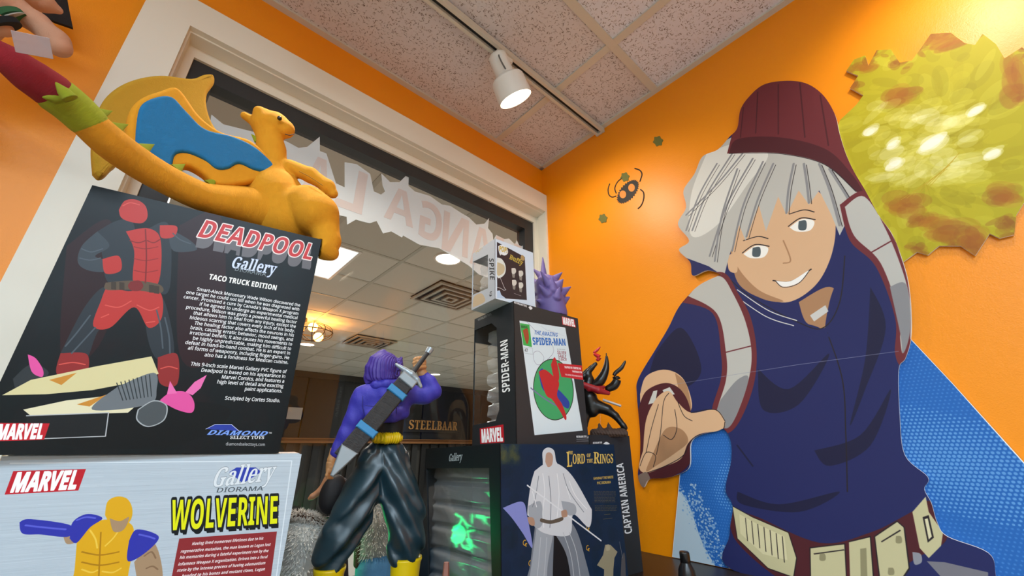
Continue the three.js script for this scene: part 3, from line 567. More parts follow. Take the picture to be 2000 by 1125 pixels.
// wide navy box
const L_W = 0.302, L_D = 0.267, L_TOP = pD(977, 867, 0.72), L_H = (L_TOP.y - COUNTER) / Math.cos(PH) - 0.0095;
const L_O = L_TOP.clone().addScaledVector(SY, -L_H);
{
  const t = thing('figure_box', 'navy box with gold title, robed figure print and side window', 'box'); placeBasis(t, L_O, SX, SY, SZ);
  const card = std(0x10161c, 0.45);
  const print = facePrint(L_O, SX, SY, L_W, L_H, 5200, '#0d2740', (d) => {
    const { x, fill, line, text } = d;
    for (let i = 0; i < 260; i++) { x.fillStyle = `rgba(${rnd() < 0.6 ? '22,52,78' : '5,12,20'},0.07)`; x.beginPath(); x.ellipse(rr(0, d.W), rr(0, d.H), rr(20, 120), rr(20, 120), 0, 0, 7); x.fill(); }
    for (let i = 0; i < 60; i++) { const [u, v] = d.at(rr(977, 1012), rr(866, 900)); x.fillStyle = 'rgba(150,118,44,0.05)'; x.beginPath(); x.arc(u, v, rr(10, 60), 0, 7); x.fill(); }
    for (const [a, b] of [[1020, 1030], [1025, 1060], [1036, 1100], [1044, 1115], [1018, 1005], [1148, 1070], [1120, 950], [1148, 1030]]) { const [u, v] = d.at(a, b); x.strokeStyle = '#c79a2c'; x.lineWidth = 6; x.beginPath(); x.arc(u, v, 18, 0.4, 5.4); x.stroke(); x.beginPath(); x.arc(u + 14, v + 16, 10, 1, 6); x.stroke(); }
    // plain hooded robe
    const W1 = '#c9ccd0', W2 = '#9ba1a8', W3 = '#747b84';
    fill('#7f86c4', [[982, 992], [1020, 980], [1030, 1010], [1040, 1070], [1020, 1040], [1000, 1012]], true);
    fill(W3, [[1046, 1020], [1110, 1015], [1140, 1080], [1150, 1180], [1030, 1180], [1036, 1100]], true);
    fill(W2, [[1048, 1030], [1080, 1030], [1070, 1100], [1062, 1180], [1030, 1180], [1040, 1090]], true);
    fill('#11171d', [[1082, 1040], [1108, 1090], [1116, 1180], [1082, 1180]], true);
    fill(W1, [[1044, 920], [1066, 905], [1090, 906], [1118, 930], [1150, 985], [1156, 1000], [1150, 1030], [1120, 1005], [1112, 1045], [1060, 1040], [1034, 1010], [1030, 1000], [1036, 950]], true);
    fill(W2, [[1032, 988], [1056, 980], [1060, 1020], [1048, 1032], [1034, 1010]], true); fill(W2, [[1096, 978], [1122, 985], [1124, 1004], [1104, 1004]], true);
    line(W3, 1.6, [[1072, 930], [1076, 980], [1074, 1030]]); line(W3, 1.4, [[1100, 925], [1112, 960], [1140, 1000]]); line(W3, 1.4, [[1052, 930], [1046, 970], [1040, 990]]);
    for (const q of [[[1060, 925], [1064, 960], [1060, 1000], [1062, 1030]], [[1088, 925], [1092, 965], [1088, 1010]], [[1112, 940], [1124, 968], [1146, 994]], [[1106, 950], [1114, 975]], [[1040, 960], [1048, 990]]]) line('#e4e6e8', 1.4, q);
    for (const q of [[[1056, 1050], [1052, 1100], [1044, 1170]], [[1068, 1050], [1064, 1110], [1058, 1170]], [[1112, 1040], [1126, 1080], [1136, 1150]], [[1100, 1040], [1116, 1090], [1124, 1160]]]) line('#b4b9be', 1.5, q);
    fill('#5b5146', [[1056, 1012], [1076, 1016], [1098, 1010], [1098, 1017], [1076, 1023], [1056, 1019]], true);
    fill(W1, [[1060, 900], [1060, 882], [1070, 874], [1082, 880], [1086, 900], [1092, 915], [1076, 928], [1062, 918]], true);
    fill('#b08f7c', [[1065, 902], [1067, 886], [1075, 884], [1080, 892], [1078, 908], [1070, 912]], true);
    line('#d6d9dc', 2.4, [[1030, 948], [1100, 1000], [1174, 1056]], false);
    fill('#a98670', [[1096, 998], [1106, 996], [1108, 1008], [1098, 1010]], true); fill('#a98670', [[1030, 1010], [1042, 1012], [1044, 1026], [1034, 1024]], true);
    fill('#8f876e', [[1182, 1064], [1192, 1064], [1206, 1078], [1200, 1090], [1198, 1112], [1196, 1180], [1190, 1180], [1187, 1130], [1184, 1180], [1178, 1180], [1180, 1112], [1166, 1104], [1178, 1084]]); fill('#a39a80', [[1184, 1064], [1190, 1064], [1191, 1074], [1184, 1075]], true);
    fill('#4c4c50', [[1214, 1090], [1220, 1082], [1222, 1150], [1212, 1150]], true);
    line('#8a8d92', 0.7, [[1210, 1058], [1216, 1090]]);
    // lettering
    const G = '#d9bb62', so = { font: 'serif', fill: G, stroke: '#5a4312', sw: 3 };
    text('THE', [1110, 887], [1119, 887], [1110, 881], { ...so, sw: 0 });
    text('L', [1107, 912], [1118, 911], [1106, 883], so); text('ORD', [1118, 906], [1143, 905], [1118, 887], so);
    text('OF', [1146, 893], [1154, 893], [1146, 886], { ...so, sw: 0 }); text('THE', [1146, 904], [1158, 903], [1146, 897], { ...so, sw: 0 });
    text('R', [1159, 905], [1171, 905], [1159, 883], so); text('INGS', [1171, 905], [1198, 904], [1171, 887], so);
    text('GANDALF THE WHITE', [1159, 937], [1198, 934], [1159, 932], { fill: '#c9a94c' }); text('PVC DIORAMA', [1166, 946], [1193, 944], [1166, 941], { fill: '#c9a94c' });
    for (let i = 0; i < 8; i++) { let u = 1160 + i * 0.2; while (u < 1202) { const l = rr(2, 6); line('#6d6240', 0.5, [[u, 960 + i * 2.9], [Math.min(u + l, 1203), 960 + i * 2.9]], false); u += l + 1.3; } }
    for (let i = 0; i < 4; i++) { let u = 1162; while (u < 1203) { const l = rr(2, 6); line('#6d6240', 0.5, [[u, 988 + i * 2.9], [Math.min(u + l, 1205), 988 + i * 2.9]], false); u += l + 1.3; } }
    line('#6d6240', 0.5, [[1180, 1005], [1192, 1004]], false); line('#6d6240', 0.5, [[1178, 1014], [1196, 1012]], false);
  });
  const front = planarPanel(L_W, L_H, 0.0016); part(t, 'front_panel', front, [card, card, card, card, phys(0xffffff, 0.5, { map: print, specularIntensity: 0.4 }), card], 'printed front');
  // side with window
  const sideO = L_O.clone().addScaledVector(SZ, -L_D), sideEx = SZ.clone();
  const sp = facePrint(sideO, sideEx, SY, L_D, L_H, 2600, '#12181d', (d) => { d.text('Gallery', [876, 901], [902, 899], [877, 887], { font: 'serif', italic: true, fill: '#aeb6ba' }); });
  const n = sideEx.clone().cross(SY), hole = outline2D([[832, 1220], [962, 1290], [955, 914], [833, 915]], sideO, sideEx, SY, n).map((v) => [v.x, Math.max(0.03, v.y)]);
  sidePanel(t, L_W, L_H, L_D, hole, sp, card);
  const us = hole.map((q) => q[0]), u0 = Math.min(...us) - 0.004, u1 = Math.max(...us) + 0.004, v1 = Math.max(...hole.map((q) => q[1])) + 0.004;
  part(t, 'window_film', new THREE.PlaneGeometry(u1 - u0, v1 - 0.024).rotateY(-Math.PI / 2).translate(0.002, (v1 + 0.024) / 2, -L_D + (u0 + u1) / 2), clear, 'clear plastic film');
  part(t, 'clear_tray', ribbedTray(-L_D + u0, -L_D + u1, 0.026, v1, 0.022, 0.03, 5), clearRib, 'creased clear plastic tray');
  const tk = 0.0016;
  part(t, 'back_panel', planarPanel(L_W - 0.0016, L_H, tk).translate(0.0016, 0, -L_D + tk), card); part(t, 'side_panel', new THREE.BoxGeometry(tk, L_H, L_D - 2 * tk).translate(L_W - tk / 2, L_H / 2, -L_D / 2), card);
  part(t, 'top_flap', new THREE.BoxGeometry(L_W - 0.002, tk, L_D - 0.002).translate(L_W / 2, L_H - tk / 2, -L_D / 2), card); part(t, 'base_flap', new THREE.BoxGeometry(L_W - 0.002, tk, L_D - 0.002).translate(L_W / 2, tk / 2, -L_D / 2), card);
  part(t, 'inner_card', new THREE.BoxGeometry(tk, L_H - 0.006, L_D - 0.006).translate(0.12, L_H / 2, -L_D / 2), std(0x5a6064, 0.6));
}
// tall charcoal box standing on it
const S_W = 0.202, S_D = 0.151, S_H = 0.288;
const S_Q = pD(1009, 866, 0.80).sub(L_TOP), S_O = L_TOP.clone().addScaledVector(SX, S_Q.dot(SX)).addScaledVector(SZ, S_Q.dot(SZ)).addScaledVector(SY, 0.0006);
{
  const t = thing('figure_box', 'charcoal box with comic cover print and clear corner window', 'box'); placeBasis(t, S_O, SX, SY, SZ);
  const card = std(0x24272a, 0.5), tk = 0.0016;
  const print = facePrint(S_O, SX, SY, S_W, S_H, 6400, '#2a2d30', (d) => {
    const { x, fill, line, text } = d;
    for (let i = 0; i < 3000; i++) { x.fillStyle = `rgba(${rnd() < 0.5 ? '60,64,68' : '20,22,24'},0.25)`; x.fillRect(rr(0, d.W), rr(0, d.H), 2, 2); }
    text('MCFARLANE TOYS', [1004, 592], [1029, 600], [1004, 588.5], {}); fill('#e8e8e8', [[1032, 600], [1036, 598], [1040, 602], [1036, 605]], true);
    fill('#dbe8ec', [[1014.5, 626], [1104, 640], [1138, 841], [1044, 850]]);
    redBrand(d, [1098.5, 634], [1125, 640], [1122, 624], [1097, 617.5]);
    fill('#3fae52', [[1015.5, 631], [1034, 634], [1039, 678], [1022, 674]]); text('MARVEL', [1018, 640], [1032, 642], [1017, 635], { fill: '#122' });
    fill('#a5492e', [[1021, 645], [1030, 642], [1033, 660], [1030, 672], [1026, 665]], true);
    line('#8e9aa0', 0.5, [[1023, 678], [1040, 680], [1041, 692], [1025, 690], [1023, 678]], false); text('47', [1025, 687], [1031, 688], [1025, 680], { fill: '#333' });
    line('#7c6f8c', 0.7, [[1029, 628], [1050, 650], [1075, 668], [1080, 690], [1055, 712], [1044, 706], [1042, 690], [1052, 686], [1062, 698], [1058, 712]]);
    for (let i = 0; i < 7; i++) line('#b6bcc8', 0.35, [[1068, 645], [1048 + i * 9, 632 + i * 4]]);
    text('THE AMAZING', [1043, 653], [1089, 658], [1043, 645], { fill: '#2f6fc0', italic: true });
    text('SPIDER-MAN', [1041, 673], [1106, 675], [1039, 659], { fill: '#2f74c9', stroke: '#173f7c', sw: 4 });
    text('IN THIS ISSUE', [1088, 683], [1104, 684], [1088, 681], { bold: false, fill: '#444' });
    text('SILVER', [1088.5, 691], [1106, 693], [1088, 684.5], { fill: '#8c2638' }); text('SABLE', [1090, 698], [1106, 700], [1090, 692], { fill: '#8c2638' }); text('IS BACK!', [1091, 704], [1107, 705], [1091, 699], { fill: '#8c2638' });
    const ring = []; for (let i = 0; i < 26; i++) { const a = i / 26 * 6.2832; ring.push([1081 + 39.5 * Math.cos(a) + 3 * Math.sin(a), 761 + 60 * Math.sin(a)]); }
    fill('#11170f', ring, true); fill('#3fa566', ring.map(([u, v]) => [1081 + (u - 1081) * 0.965, 761 + (v - 761) * 0.975]), true);
    // plain tumbling shape in red and blue
    line('#76749c', 3, [[1037, 758], [1060, 776], [1086, 792]]);
    fill('#27439c', [[1052, 726], [1060, 720], [1070, 740], [1100, 770], [1112, 786], [1108, 798], [1084, 780], [1060, 760]], true);
    fill('#c3282c', [[1052, 726], [1064, 722], [1080, 734], [1092, 748], [1088, 772], [1098, 790], [1106, 812], [1104, 820], [1092, 800], [1078, 780], [1066, 770]], true);
    fill('#c3282c', [[1076, 712], [1084, 698], [1092, 730], [1090, 745], [1082, 738]], true);
    fill('#c8242e', [[1089, 709], [1136.5, 714], [1141.5, 742.5], [1096.5, 736]]);
    text('INSPIRED BY / INSPIRE PAR', [1103, 719], [1135, 722], [1102, 714.8], {}); text('INSPIRADO POR', [1118, 727], [1137, 729], [1117.5, 723.5], {}); text('THE AMAZING SPIDER-MAN ISSUE #265', [1104, 733], [1138, 737], [1103.5, 730], { bold: false });
    text('MCFARLANE TOYS', [1126, 855], [1146, 854.5], [1125.5, 851], {}); line('#c4c7c9', 0.5, [[1126, 858], [1150, 857]], false); line('#c4c7c9', 0.5, [[1126, 861.5], [1152, 861]], false); fill('#e8e8e8', [[1147, 855], [1149, 851], [1152, 853], [1151, 856]], true);
  });
  part(t, 'front_panel', planarPanel(S_W, S_H, tk), [card, card, card, card, phys(0xffffff, 0.5, { map: print }), card], 'printed front');
  const sideO = S_O.clone().addScaledVector(SZ, -S_D), sideEx = SZ.clone(), n = sideEx.clone().cross(SY);
  const sp = facePrint(sideO, sideEx, SY, S_D, S_H, 5200, '#25282b', (d) => {
    d.text('MCFARLANE TOYS', [934, 627], [960, 615], [933, 623], { fill: '#8b8f92' });
    d.text('SPIDER-MAN', [996, 765], [991, 661], [981, 768], { fill: '#eceded' });
    redBrand(d, [938, 867], [985, 864], [983, 829], [937, 837]);
  });
  const holeW = outline2D([[913, 832], [968, 822], [975, 800], [970, 640], [960, 631], [934, 642], [913, 651]], sideO, sideEx, SY, n).map((v) => [v.x, v.y]);
  const hole = holeW.map(([u, v], i) => (i === 0 || i === 6 ? [0.002, v] : [u, v]));
  sidePanel(t, S_W, S_H, S_D, hole, sp, card);
  const vs = hole.map((q) => q[1]), v0 = Math.min(...vs), v1 = Math.max(...vs), u1 = Math.max(...hole.map((q) => q[0]));
  part(t, 'window_film', new THREE.PlaneGeometry(u1 + 0.004, v1 - v0 + 0.006).rotateY(-Math.PI / 2).translate(0.002, (v0 + v1) / 2, -S_D + (u1 + 0.004) / 2), clear, 'clear plastic film');
  const bs = rectShape(tk, 0, S_W, S_H); bs.holes.push(new THREE.Path([V(tk + 0.001, v0, 0), V(0.13, v0, 0), V(0.13, v1 - 0.03, 0), V(tk + 0.001, v1 - 0.03, 0)]));
  part(t, 'back_panel', extr(bs, tk).translate(0, 0, -S_D), card); part(t, 'back_film', new THREE.PlaneGeometry(0.134, v1 - v0 - 0.02).translate(0.066, (v0 + v1 - 0.03) / 2, -S_D + 0.002), clear, 'clear plastic film');
  part(t, 'clear_tray', ribbedTray(-S_D + 0.014, -S_D + u1 - 0.004, v0 + 0.004, v1 - 0.006, 0.03, 0.05, 6), clearRib, 'ribbed clear plastic tray');
  part(t, 'side_panel', new THREE.BoxGeometry(tk, S_H, S_D - 2 * tk).translate(S_W - tk / 2, S_H / 2, -S_D / 2), card);
  part(t, 'top_flap', new THREE.BoxGeometry(S_W - 0.002, tk, S_D - 0.002).translate(S_W / 2, S_H - tk / 2, -S_D / 2), card); part(t, 'base_flap', new THREE.BoxGeometry(S_W - 0.002, tk, S_D - 0.002).translate(S_W / 2, tk / 2, -S_D / 2), card);
  part(t, 'inner_card', new THREE.BoxGeometry(0.001, S_H - 0.006, 0.05).translate(0.06, S_H / 2, -0.028), std(0x3a3d40, 0.6));
}
// small white box on top, set back from its corner
{
  const top = S_O.y + S_H * SY.y, P0 = pY(967, 584, top - 0.001), Q = P0.clone().sub(S_O), w = 0.1145, dpt = 0.091, h = 0.146, tk = 0.0012;
  const O = S_O.clone().addScaledVector(SX, Q.dot(SX)).addScaledVector(SY, S_H + 0.0006).addScaledVector(SZ, Q.dot(SZ));
  const t = thing('figure_box', 'small white box with dark cartoon print and side window', 'box'); placeBasis(t, O, SX, SY, SZ);
  const card = std(0xb9bcc2, 0.5);
  const print = facePrint(O, SX, SY, w, h, 6400, '#d9e6f2', (d) => {
    const { x, fill, line, text } = d;
    fill('#2b2630', [[970.5, 472.5], [1025, 502], [1029, 586], [971, 582]]);
    fill('#e9ecec', [[973, 481], [980, 478], [990, 484], [992, 494], [986, 499], [979, 497], [977, 499], [974, 490]], true);
    text('POP!', [974.5, 490], [991, 494], [975, 480], { fill: '#d8b838', stroke: '#8a741c', sw: 4 });
    text('Buffy', [994, 505], [1020, 518], [995, 496], { fill: '#bfa94a', font: 'serif', italic: true, stroke: '#bfa94a', sw: 4 });
    fill('#b59663', [[1017, 501], [1020, 498], [1024, 502], [1024, 508], [1020, 509], [1017, 506]], true);
    fill('#dfe3dc', [[971, 503], [980, 506], [987, 518], [987, 532], [980, 541], [971, 540]], true); fill('#c9b996', [[971, 512], [984, 518], [985, 530], [978, 537], [971, 536]], true);
    line('#e8e8ea', 0.8, [[976, 540], [981, 552], [985, 562], [988, 566], [984, 567], [978, 563], [971, 561]], false);
    fill('#b8cfe6', [[971, 568], [976, 567], [979, 576], [988, 583], [971, 582]]);
    for (const [u, v] of [[1003, 530], [1017, 535], [1004, 553], [1017, 558]]) { fill('#d7d3c8', [[u - 4, v - 6], [u + 3, v - 6], [u + 5, v], [u + 2, v + 5], [u - 3, v + 4]], true); fill('#8c8880', [[u - 3, v + 5], [u + 3, v + 6], [u + 2, v + 13], [u - 2, v + 12]]); }
    line('#cfd0d4', 0.5, [[1004, 573], [1018, 578]], false);
  });
  part(t, 'front_panel', planarPanel(w, h, tk), [card, card, card, card, phys(0xffffff, 0.4, { map: print }), card], 'printed face');
  const sideO = O.clone().addScaledVector(SZ, -dpt), n = SZ.clone().cross(SY);
  const sp = facePrint(sideO, SZ.clone(), SY, dpt, h, 5200, '#a9adb4', (d) => {
    d.text('SPIKE', [955, 504], [957, 547], [964, 504], { fill: '#2a2b2f' });
    d.text('POP!', [929, 496], [942, 486], [929, 489], { fill: '#b69a58' });
    const [u, v] = d.at(958.5, 574); d.x.fillStyle = '#33343a'; d.x.beginPath(); d.x.arc(u, v, 30, 0, 7); d.x.fill(); d.text('1629', [955, 577], [962, 575], [955, 572], { fill: '#c9ccd0' });
    d.fill('#b8a284', [[923, 601], [926, 580], [938, 573], [945, 578], [946, 590]], true);
  });
  const hole = outline2D([[921, 577], [953, 563], [953, 497], [921, 513]], sideO, SZ.clone(), SY, n).map((q, i) => [i === 0 || i === 3 ? 0.002 : q.x, q.y]);
  sidePanel(t, w, h, dpt, hole, sp, card, tk);
  const vs = hole.map((q) => q[1]), v0 = Math.min(...vs), v1 = Math.max(...vs), u1 = Math.max(...hole.map((q) => q[0]));
  part(t, 'window_film', new THREE.PlaneGeometry(u1 + 0.002, v1 - v0 + 0.004).rotateY(-Math.PI / 2).translate(0.0018, (v0 + v1) / 2, -dpt + (u1 + 0.002) / 2), clear, 'clear plastic film');
  const bs = rectShape(tk, 0, w, h); bs.holes.push(new THREE.Path([V(tk + 0.001, v0, 0), V(w - 0.012, v0, 0), V(w - 0.012, v1, 0), V(tk + 0.001, v1, 0)]));
  part(t, 'back_panel', extr(bs, tk).translate(0, 0, -dpt), card); part(t, 'back_film', new THREE.PlaneGeometry(w - 0.012, v1 - v0).translate(w / 2 - 0.005, (v0 + v1) / 2, -dpt + 0.002), clear, 'clear plastic film');
  part(t, 'clear_tray', ribbedTray(-dpt + 0.006, -dpt + u1 - 0.003, v0 + 0.003, v1 - 0.003, 0.02, 0.02, 2), clearRib, 'clear plastic tray');
  part(t, 'side_panel', new THREE.BoxGeometry(tk, h, dpt - 2 * tk).translate(w - tk / 2, h / 2, -dpt / 2), card);
  part(t, 'top_flap', new THREE.BoxGeometry(w - 0.002, tk, dpt - 0.002).translate(w / 2, h - tk / 2, -dpt / 2), card); part(t, 'base_flap', new THREE.BoxGeometry(w - 0.002, tk, dpt - 0.002).translate(w / 2, tk / 2, -dpt / 2), card);
}
// charcoal box behind the navy one, standing by the wall
const CA_H = 0.292, CA_W = 0.145, CA_Dp = 0.13;
const CA_R = pD(1229, 851, 1.13), CA_O = V(0, 0, 0);
{
  const ex = V(Math.cos(6 * D2R), 0, Math.sin(6 * D2R)), ez = V(-Math.sin(6 * D2R), 0, Math.cos(6 * D2R));
  CA_O.copy(CA_R).addScaledVector(ex, -CA_W); CA_O.y = COUNTER;
  const h = CA_R.y - COUNTER, t = thing('figure_box', 'charcoal box with vertical white title between navy box and orange wall', 'box'); placeBasis(t, CA_O, ex, UP, ez);
  const card = std(0x202326, 0.5);
  const print = facePrint(CA_O, ex, UP, CA_W, h, 5200, '#25282b', (d) => {
    d.text('CAPTAIN AMERICA', [1235, 1041], [1217, 904], [1221, 1045], { fill: '#e8eaea' });
    d.text('MCFARLANE TOYS', [1158, 867], [1176, 866], [1158, 863.5], {}); d.fill('#e6e8e8', [[1178, 867], [1184, 863], [1191, 867], [1184, 868]], true);
  });
  part(t, 'front_panel', planarPanel(CA_W, h, 0.0016), [card, card, card, card, phys(0xffffff, 0.5, { map: print }), card], 'printed front');
  part(t, 'body', new RoundedBoxGeometry(CA_W - 0.001, h, CA_Dp, 2, 0.001).translate(CA_W / 2 - 0.0005, h / 2, -CA_Dp / 2 - 0.0017), card);
  const bl = new RoundedBoxGeometry(0.018, h - 0.05, CA_Dp * 0.86, 3, 0.008).translate(CA_W + 0.008, h / 2 - 0.01, -CA_Dp / 2 - 0.002);
  part(t, 'blister', bl, phys(0xe8d0c8, 0.15, { transmission: 0.7, thickness: 0 }), 'pinkish clear plastic side');
}

// ------------------------------------------------------------------ cut-out on the orange wall
{
  const ex = V(0, 0, 1), n = V(-1, 0, 0);
  const t = thing('cardboard_cutout', 'large cardboard cutout of a reaching cartoon person with a yellow burst', 'cutout');
  const edge = std(0xe9e6de, 0.6);
  function board(name, pts, standoff, thick, res, bg, draw, label, smooth = false) {
    const O = V(X_R - standoff - thick, EYE, 0), lim = COUNTER - EYE + 0.002, raw = outline2D(pts, O, ex, UP, n), v = [];
    raw.forEach((q, i) => { const r = raw[(i + 1) % raw.length]; if (q.y >= lim) v.push(q); if ((q.y >= lim) !== (r.y >= lim)) v.push(q.clone().lerp(r, (lim - q.y) / (r.y - q.y))); });
    const mn = v.reduce((a, q) => a.min(q), new THREE.Vector2(9, 9)), mx = v.reduce((a, q) => a.max(q), new THREE.Vector2(-9, -9));
    const w = mx.x - mn.x, h = mx.y - mn.y, LL = O.clone().addScaledVector(ex, mn.x).addScaledVector(UP, mn.y);
    const map = facePrint(LL, ex, UP, w, h, res, bg, draw), shape = smooth ? smoothShape(v) : new THREE.Shape(v);
    const g = new THREE.ExtrudeGeometry(shape, { depth: thick, bevelEnabled: false, curveSegments: 4 }), p = g.attributes.position, uv = g.attributes.uv;
    for (let i = 0; i < p.count; i++) uv.setXY(i, (p.getX(i) - mn.x) / w, (p.getY(i) - mn.y) / h);
    const m = part(t, name, g, [phys(0xffffff, 0.6, { map, specularIntensity: 0.6 }), edge], label);
    m.matrix.makeBasis(ex, UP, n).setPosition(O.clone().addScaledVector(n, -thick)); m.matrix.decompose(m.position, m.quaternion, m.scale); return m;
  }
  // blue dotted backing
  board('dotted_backing', [[1305, 1190], [1312, 1095], [1330, 900], [1338, 850], [1420, 780], [1600, 640], [1760, 640], [1781, 664], [1860, 748], [2000, 903], [2070, 985], [2070, 1190]], 0.002, 0.004, 1500, '#2264b4', (d) => {
    const { x } = d, st = 9.6;
    for (let j = 0; j * st < d.H * 1.2; j++) for (let i = 0; i * st < d.W * 1.2; i++) {
      const u = i * st + (j % 2) * st / 2, v = j * st, a = u / d.W, b = v / d.H, k = Math.sin(a * 7 + b * 3) * Math.sin(b * 9 - a * 4) + 0.6 * Math.exp(-((a - 0.8) ** 2 + (b - 0.5) ** 2) * 30);
      x.fillStyle = k > 0.25 ? '#5b97d6' : '#3b7bc6'; x.beginPath(); x.arc(u, v, 2.2 + 1.1 * Math.max(0, k), 0, 7); x.fill();
    }
    d.fill('#b9ccd8', [[1290, 1200], [1312, 1000], [1325, 960], [1345, 985], [1372, 1060], [1400, 1110], [1450, 1200]], true);
    for (let i = 0; i < 420; i++) { const s = rnd(), px = 1336 + s * 90 + rr(-16, 26), py = 950 + s * 190 + rr(-10, 20), [u, v] = d.at(px, py); x.fillStyle = rnd() < 0.55 ? '#9fbcd6' : '#7fa8d4'; x.beginPath(); x.arc(u, v, rr(1.5, 4), 0, 7); x.fill(); }
    d.line('#f2f3f0', 5, [[1775, 655], [1860, 745], [2000, 901], [2075, 985]], false);
    d.line('#e4e6e2', 3, [[1304, 1195], [1312, 1095], [1330, 900]], false);
  }, 'blue dotted backing panel with a white edge');
  // yellow burst
  board('burst_panel', [[1620, 300], [1640, 235], [1672, 205], [1686, 186], [1660, 172], [1676, 148], [1653, 138], [1668, 116], [1690, 108], [1696, 128], [1712, 98], [1740, 96], [1757, 122], [1781, 118], [1800, 92], [1818, 66], [1857, 64], [1884, 84], [1904, 88], [1919, 66], [1945, 86], [1962, 114], [1996, 92], [2030, 120], [2040, 220], [2010, 300], [2000, 330], [2010, 380], [1985, 420], [1981, 458], [1952, 465], [1933, 456], [1905, 499], [1876, 480], [1834, 480], [1812, 498], [1791, 492], [1762, 513], [1730, 470], [1660, 380]], 0.002, 0.006, 1500, '#b0a41a', (d) => {
    const { x } = d;
    for (let i = 0; i < 300; i++) { const a = rr(0, 6.28), r = rr(0, 1), [u, v] = d.at(1815 + Math.cos(a) * r * 190, 285 + Math.sin(a) * r * 210); x.fillStyle = ['#c0b426', '#a99c18', '#c6bc3c', '#9c9014'][i % 4]; x.globalAlpha = 0.35; x.beginPath(); x.ellipse(u, v, rr(15, 60), rr(8, 26), a, 0, 7); x.fill(); }
    const rim = [[1660, 172], [1653, 138], [1690, 108], [1715, 98], [1757, 122], [1800, 92], [1830, 66], [1857, 64], [1996, 100], [1990, 180], [1981, 458], [1905, 490], [1860, 476], [1791, 490], [1900, 470], [1960, 440]];
    for (const [px, py] of rim) for (let k = 0; k < 10; k++) { const [u, v] = d.at(px + rr(-16, 16), py + rr(-10, 14)); x.fillStyle = k % 2 ? '#8a4a1c' : '#9a6a1c'; x.globalAlpha = 0.3; x.beginPath(); x.ellipse(u, v, rr(8, 26), rr(5, 14), rr(0, 3), 0, 7); x.fill(); }
    x.globalAlpha = 0.5;
    for (const [px, py, rx, ry, an] of [[1690, 130, 30, 14, 0.5], [1850, 80, 50, 16, 0.2], [1755, 190, 36, 22, 0.4], [1980, 160, 20, 55, 0.2], [1850, 450, 46, 24, 0.4], [1900, 470, 26, 30, 0], [1770, 400, 40, 22, 0.6], [1665, 175, 16, 26, 0], [1960, 380, 30, 22, 0.8], [1800, 430, 26, 14, 0]]) {
      for (let k = 0; k < 14; k++) { const [u, v] = d.at(px + rr(-0.6, 0.6) * rx, py + rr(-0.6, 0.6) * ry); x.fillStyle = k % 3 ? '#a8681a' : '#8f4a1c'; x.globalAlpha = 0.22; x.beginPath(); x.ellipse(u, v, rx * rr(0.5, 1), ry * rr(0.6, 1.3), an, 0, 7); x.fill(); }
    }
    for (let k = 0; k < 90; k++) { const [u, v] = d.at(1800 + rr(-95, 110), 285 + rr(-80, 70)); x.fillStyle = k % 3 ? '#f0ec9a' : '#fbfae6'; x.globalAlpha = 0.16; x.beginPath(); x.ellipse(u, v, rr(15, 50), rr(8, 30), rr(-0.8, 0.8), 0, 7); x.fill(); }
    for (const [px, py, r] of [[1700, 258, 22], [1745, 280, 18], [1905, 215, 18], [1940, 300, 24], [1745, 320, 24], [1820, 280, 34]]) for (let k = 0; k < 5; k++) { const [u, v] = d.at(px + rr(-5, 5), py + rr(-5, 5)); x.fillStyle = '#fdfdf2'; x.globalAlpha = 0.3; x.beginPath(); x.ellipse(u, v, r * rr(0.6, 1.3), r * rr(0.4, 0.8), -0.4, 0, 7); x.fill(); }
    x.globalAlpha = 1; for (let k = 0; k < 5; k++) d.line('#b99a1e', 0.8, [[1760 + k * 12, 390 - k * 4], [1850 + k * 6, 330 - k * 8]]);
  }, 'yellow and orange flame burst print');
  // the person, plain features, knit cap, grey hair
  board('person_panel', [[1409, 536], [1382, 528], [1353, 538], [1348, 512], [1326, 488], [1346, 470], [1324, 438], [1340, 405], [1335, 372], [1356, 340], [1372, 306], [1402, 292], [1424, 268], [1440, 250], [1446, 215], [1462, 190], [1490, 166], [1530, 158], [1572, 162], [1606, 184], [1630, 222], [1640, 262], [1652, 300], [1668, 335], [1690, 372], [1716, 420], [1742, 456], [1760, 500], [1774, 550], [1780, 610], [1779, 662], [1768, 700], [1755, 722], [1757, 811], [1767, 889], [1812, 932], [1805, 955], [1819, 983], [1830, 1020], [1850, 1048], [1930, 1080], [1945, 1125], [1950, 1190], [1440, 1190], [1434, 1125], [1425, 1044], [1431, 989], [1417, 956], [1428, 900], [1427, 861], [1414, 838], [1400, 842], [1366, 850], [1349, 866], [1346, 912], [1320, 928], [1297, 934], [1268, 936], [1256, 952], [1246, 930], [1250, 890], [1250, 844], [1244, 772], [1247, 739], [1283, 678], [1306, 639], [1322, 606], [1339, 583], [1367, 556]], 0.008, 0.006, 1500, '#262a5e', (d) => {
    const { x, fill, line } = d, navy = '#20265a', navyD = '#191a3a', skin = '#d6ae88', skinD = '#a97f5c', ink = '#231c20', grey = '#b9b8b2', greyD = '#87878a', mar = '#6a2a30', marD = '#4c1d24', cream = '#c3bd94', creamD = '#8f8968';
    x.fillStyle = navy; x.fillRect(0, 0, d.W, d.H);
    // jacket folds
    for (const q of [[[1480, 720], [1540, 760], [1620, 690], [1560, 790], [1490, 800]], [[1440, 960], [1520, 985], [1640, 960], [1560, 1000], [1450, 985]], [[1700, 560], [1730, 640], [1690, 760], [1660, 830], [1690, 700]], [[1590, 880], [1680, 850], [1740, 760], [1700, 870], [1620, 910]], [[1280, 690], [1330, 640], [1370, 720], [1330, 760], [1270, 745]]]) fill(navyD, q, true);
    line(ink, 2, [[1612, 640], [1645, 740], [1652, 850], [1655, 960]]); line(navyD, 4, [[1440, 870], [1470, 910]]);
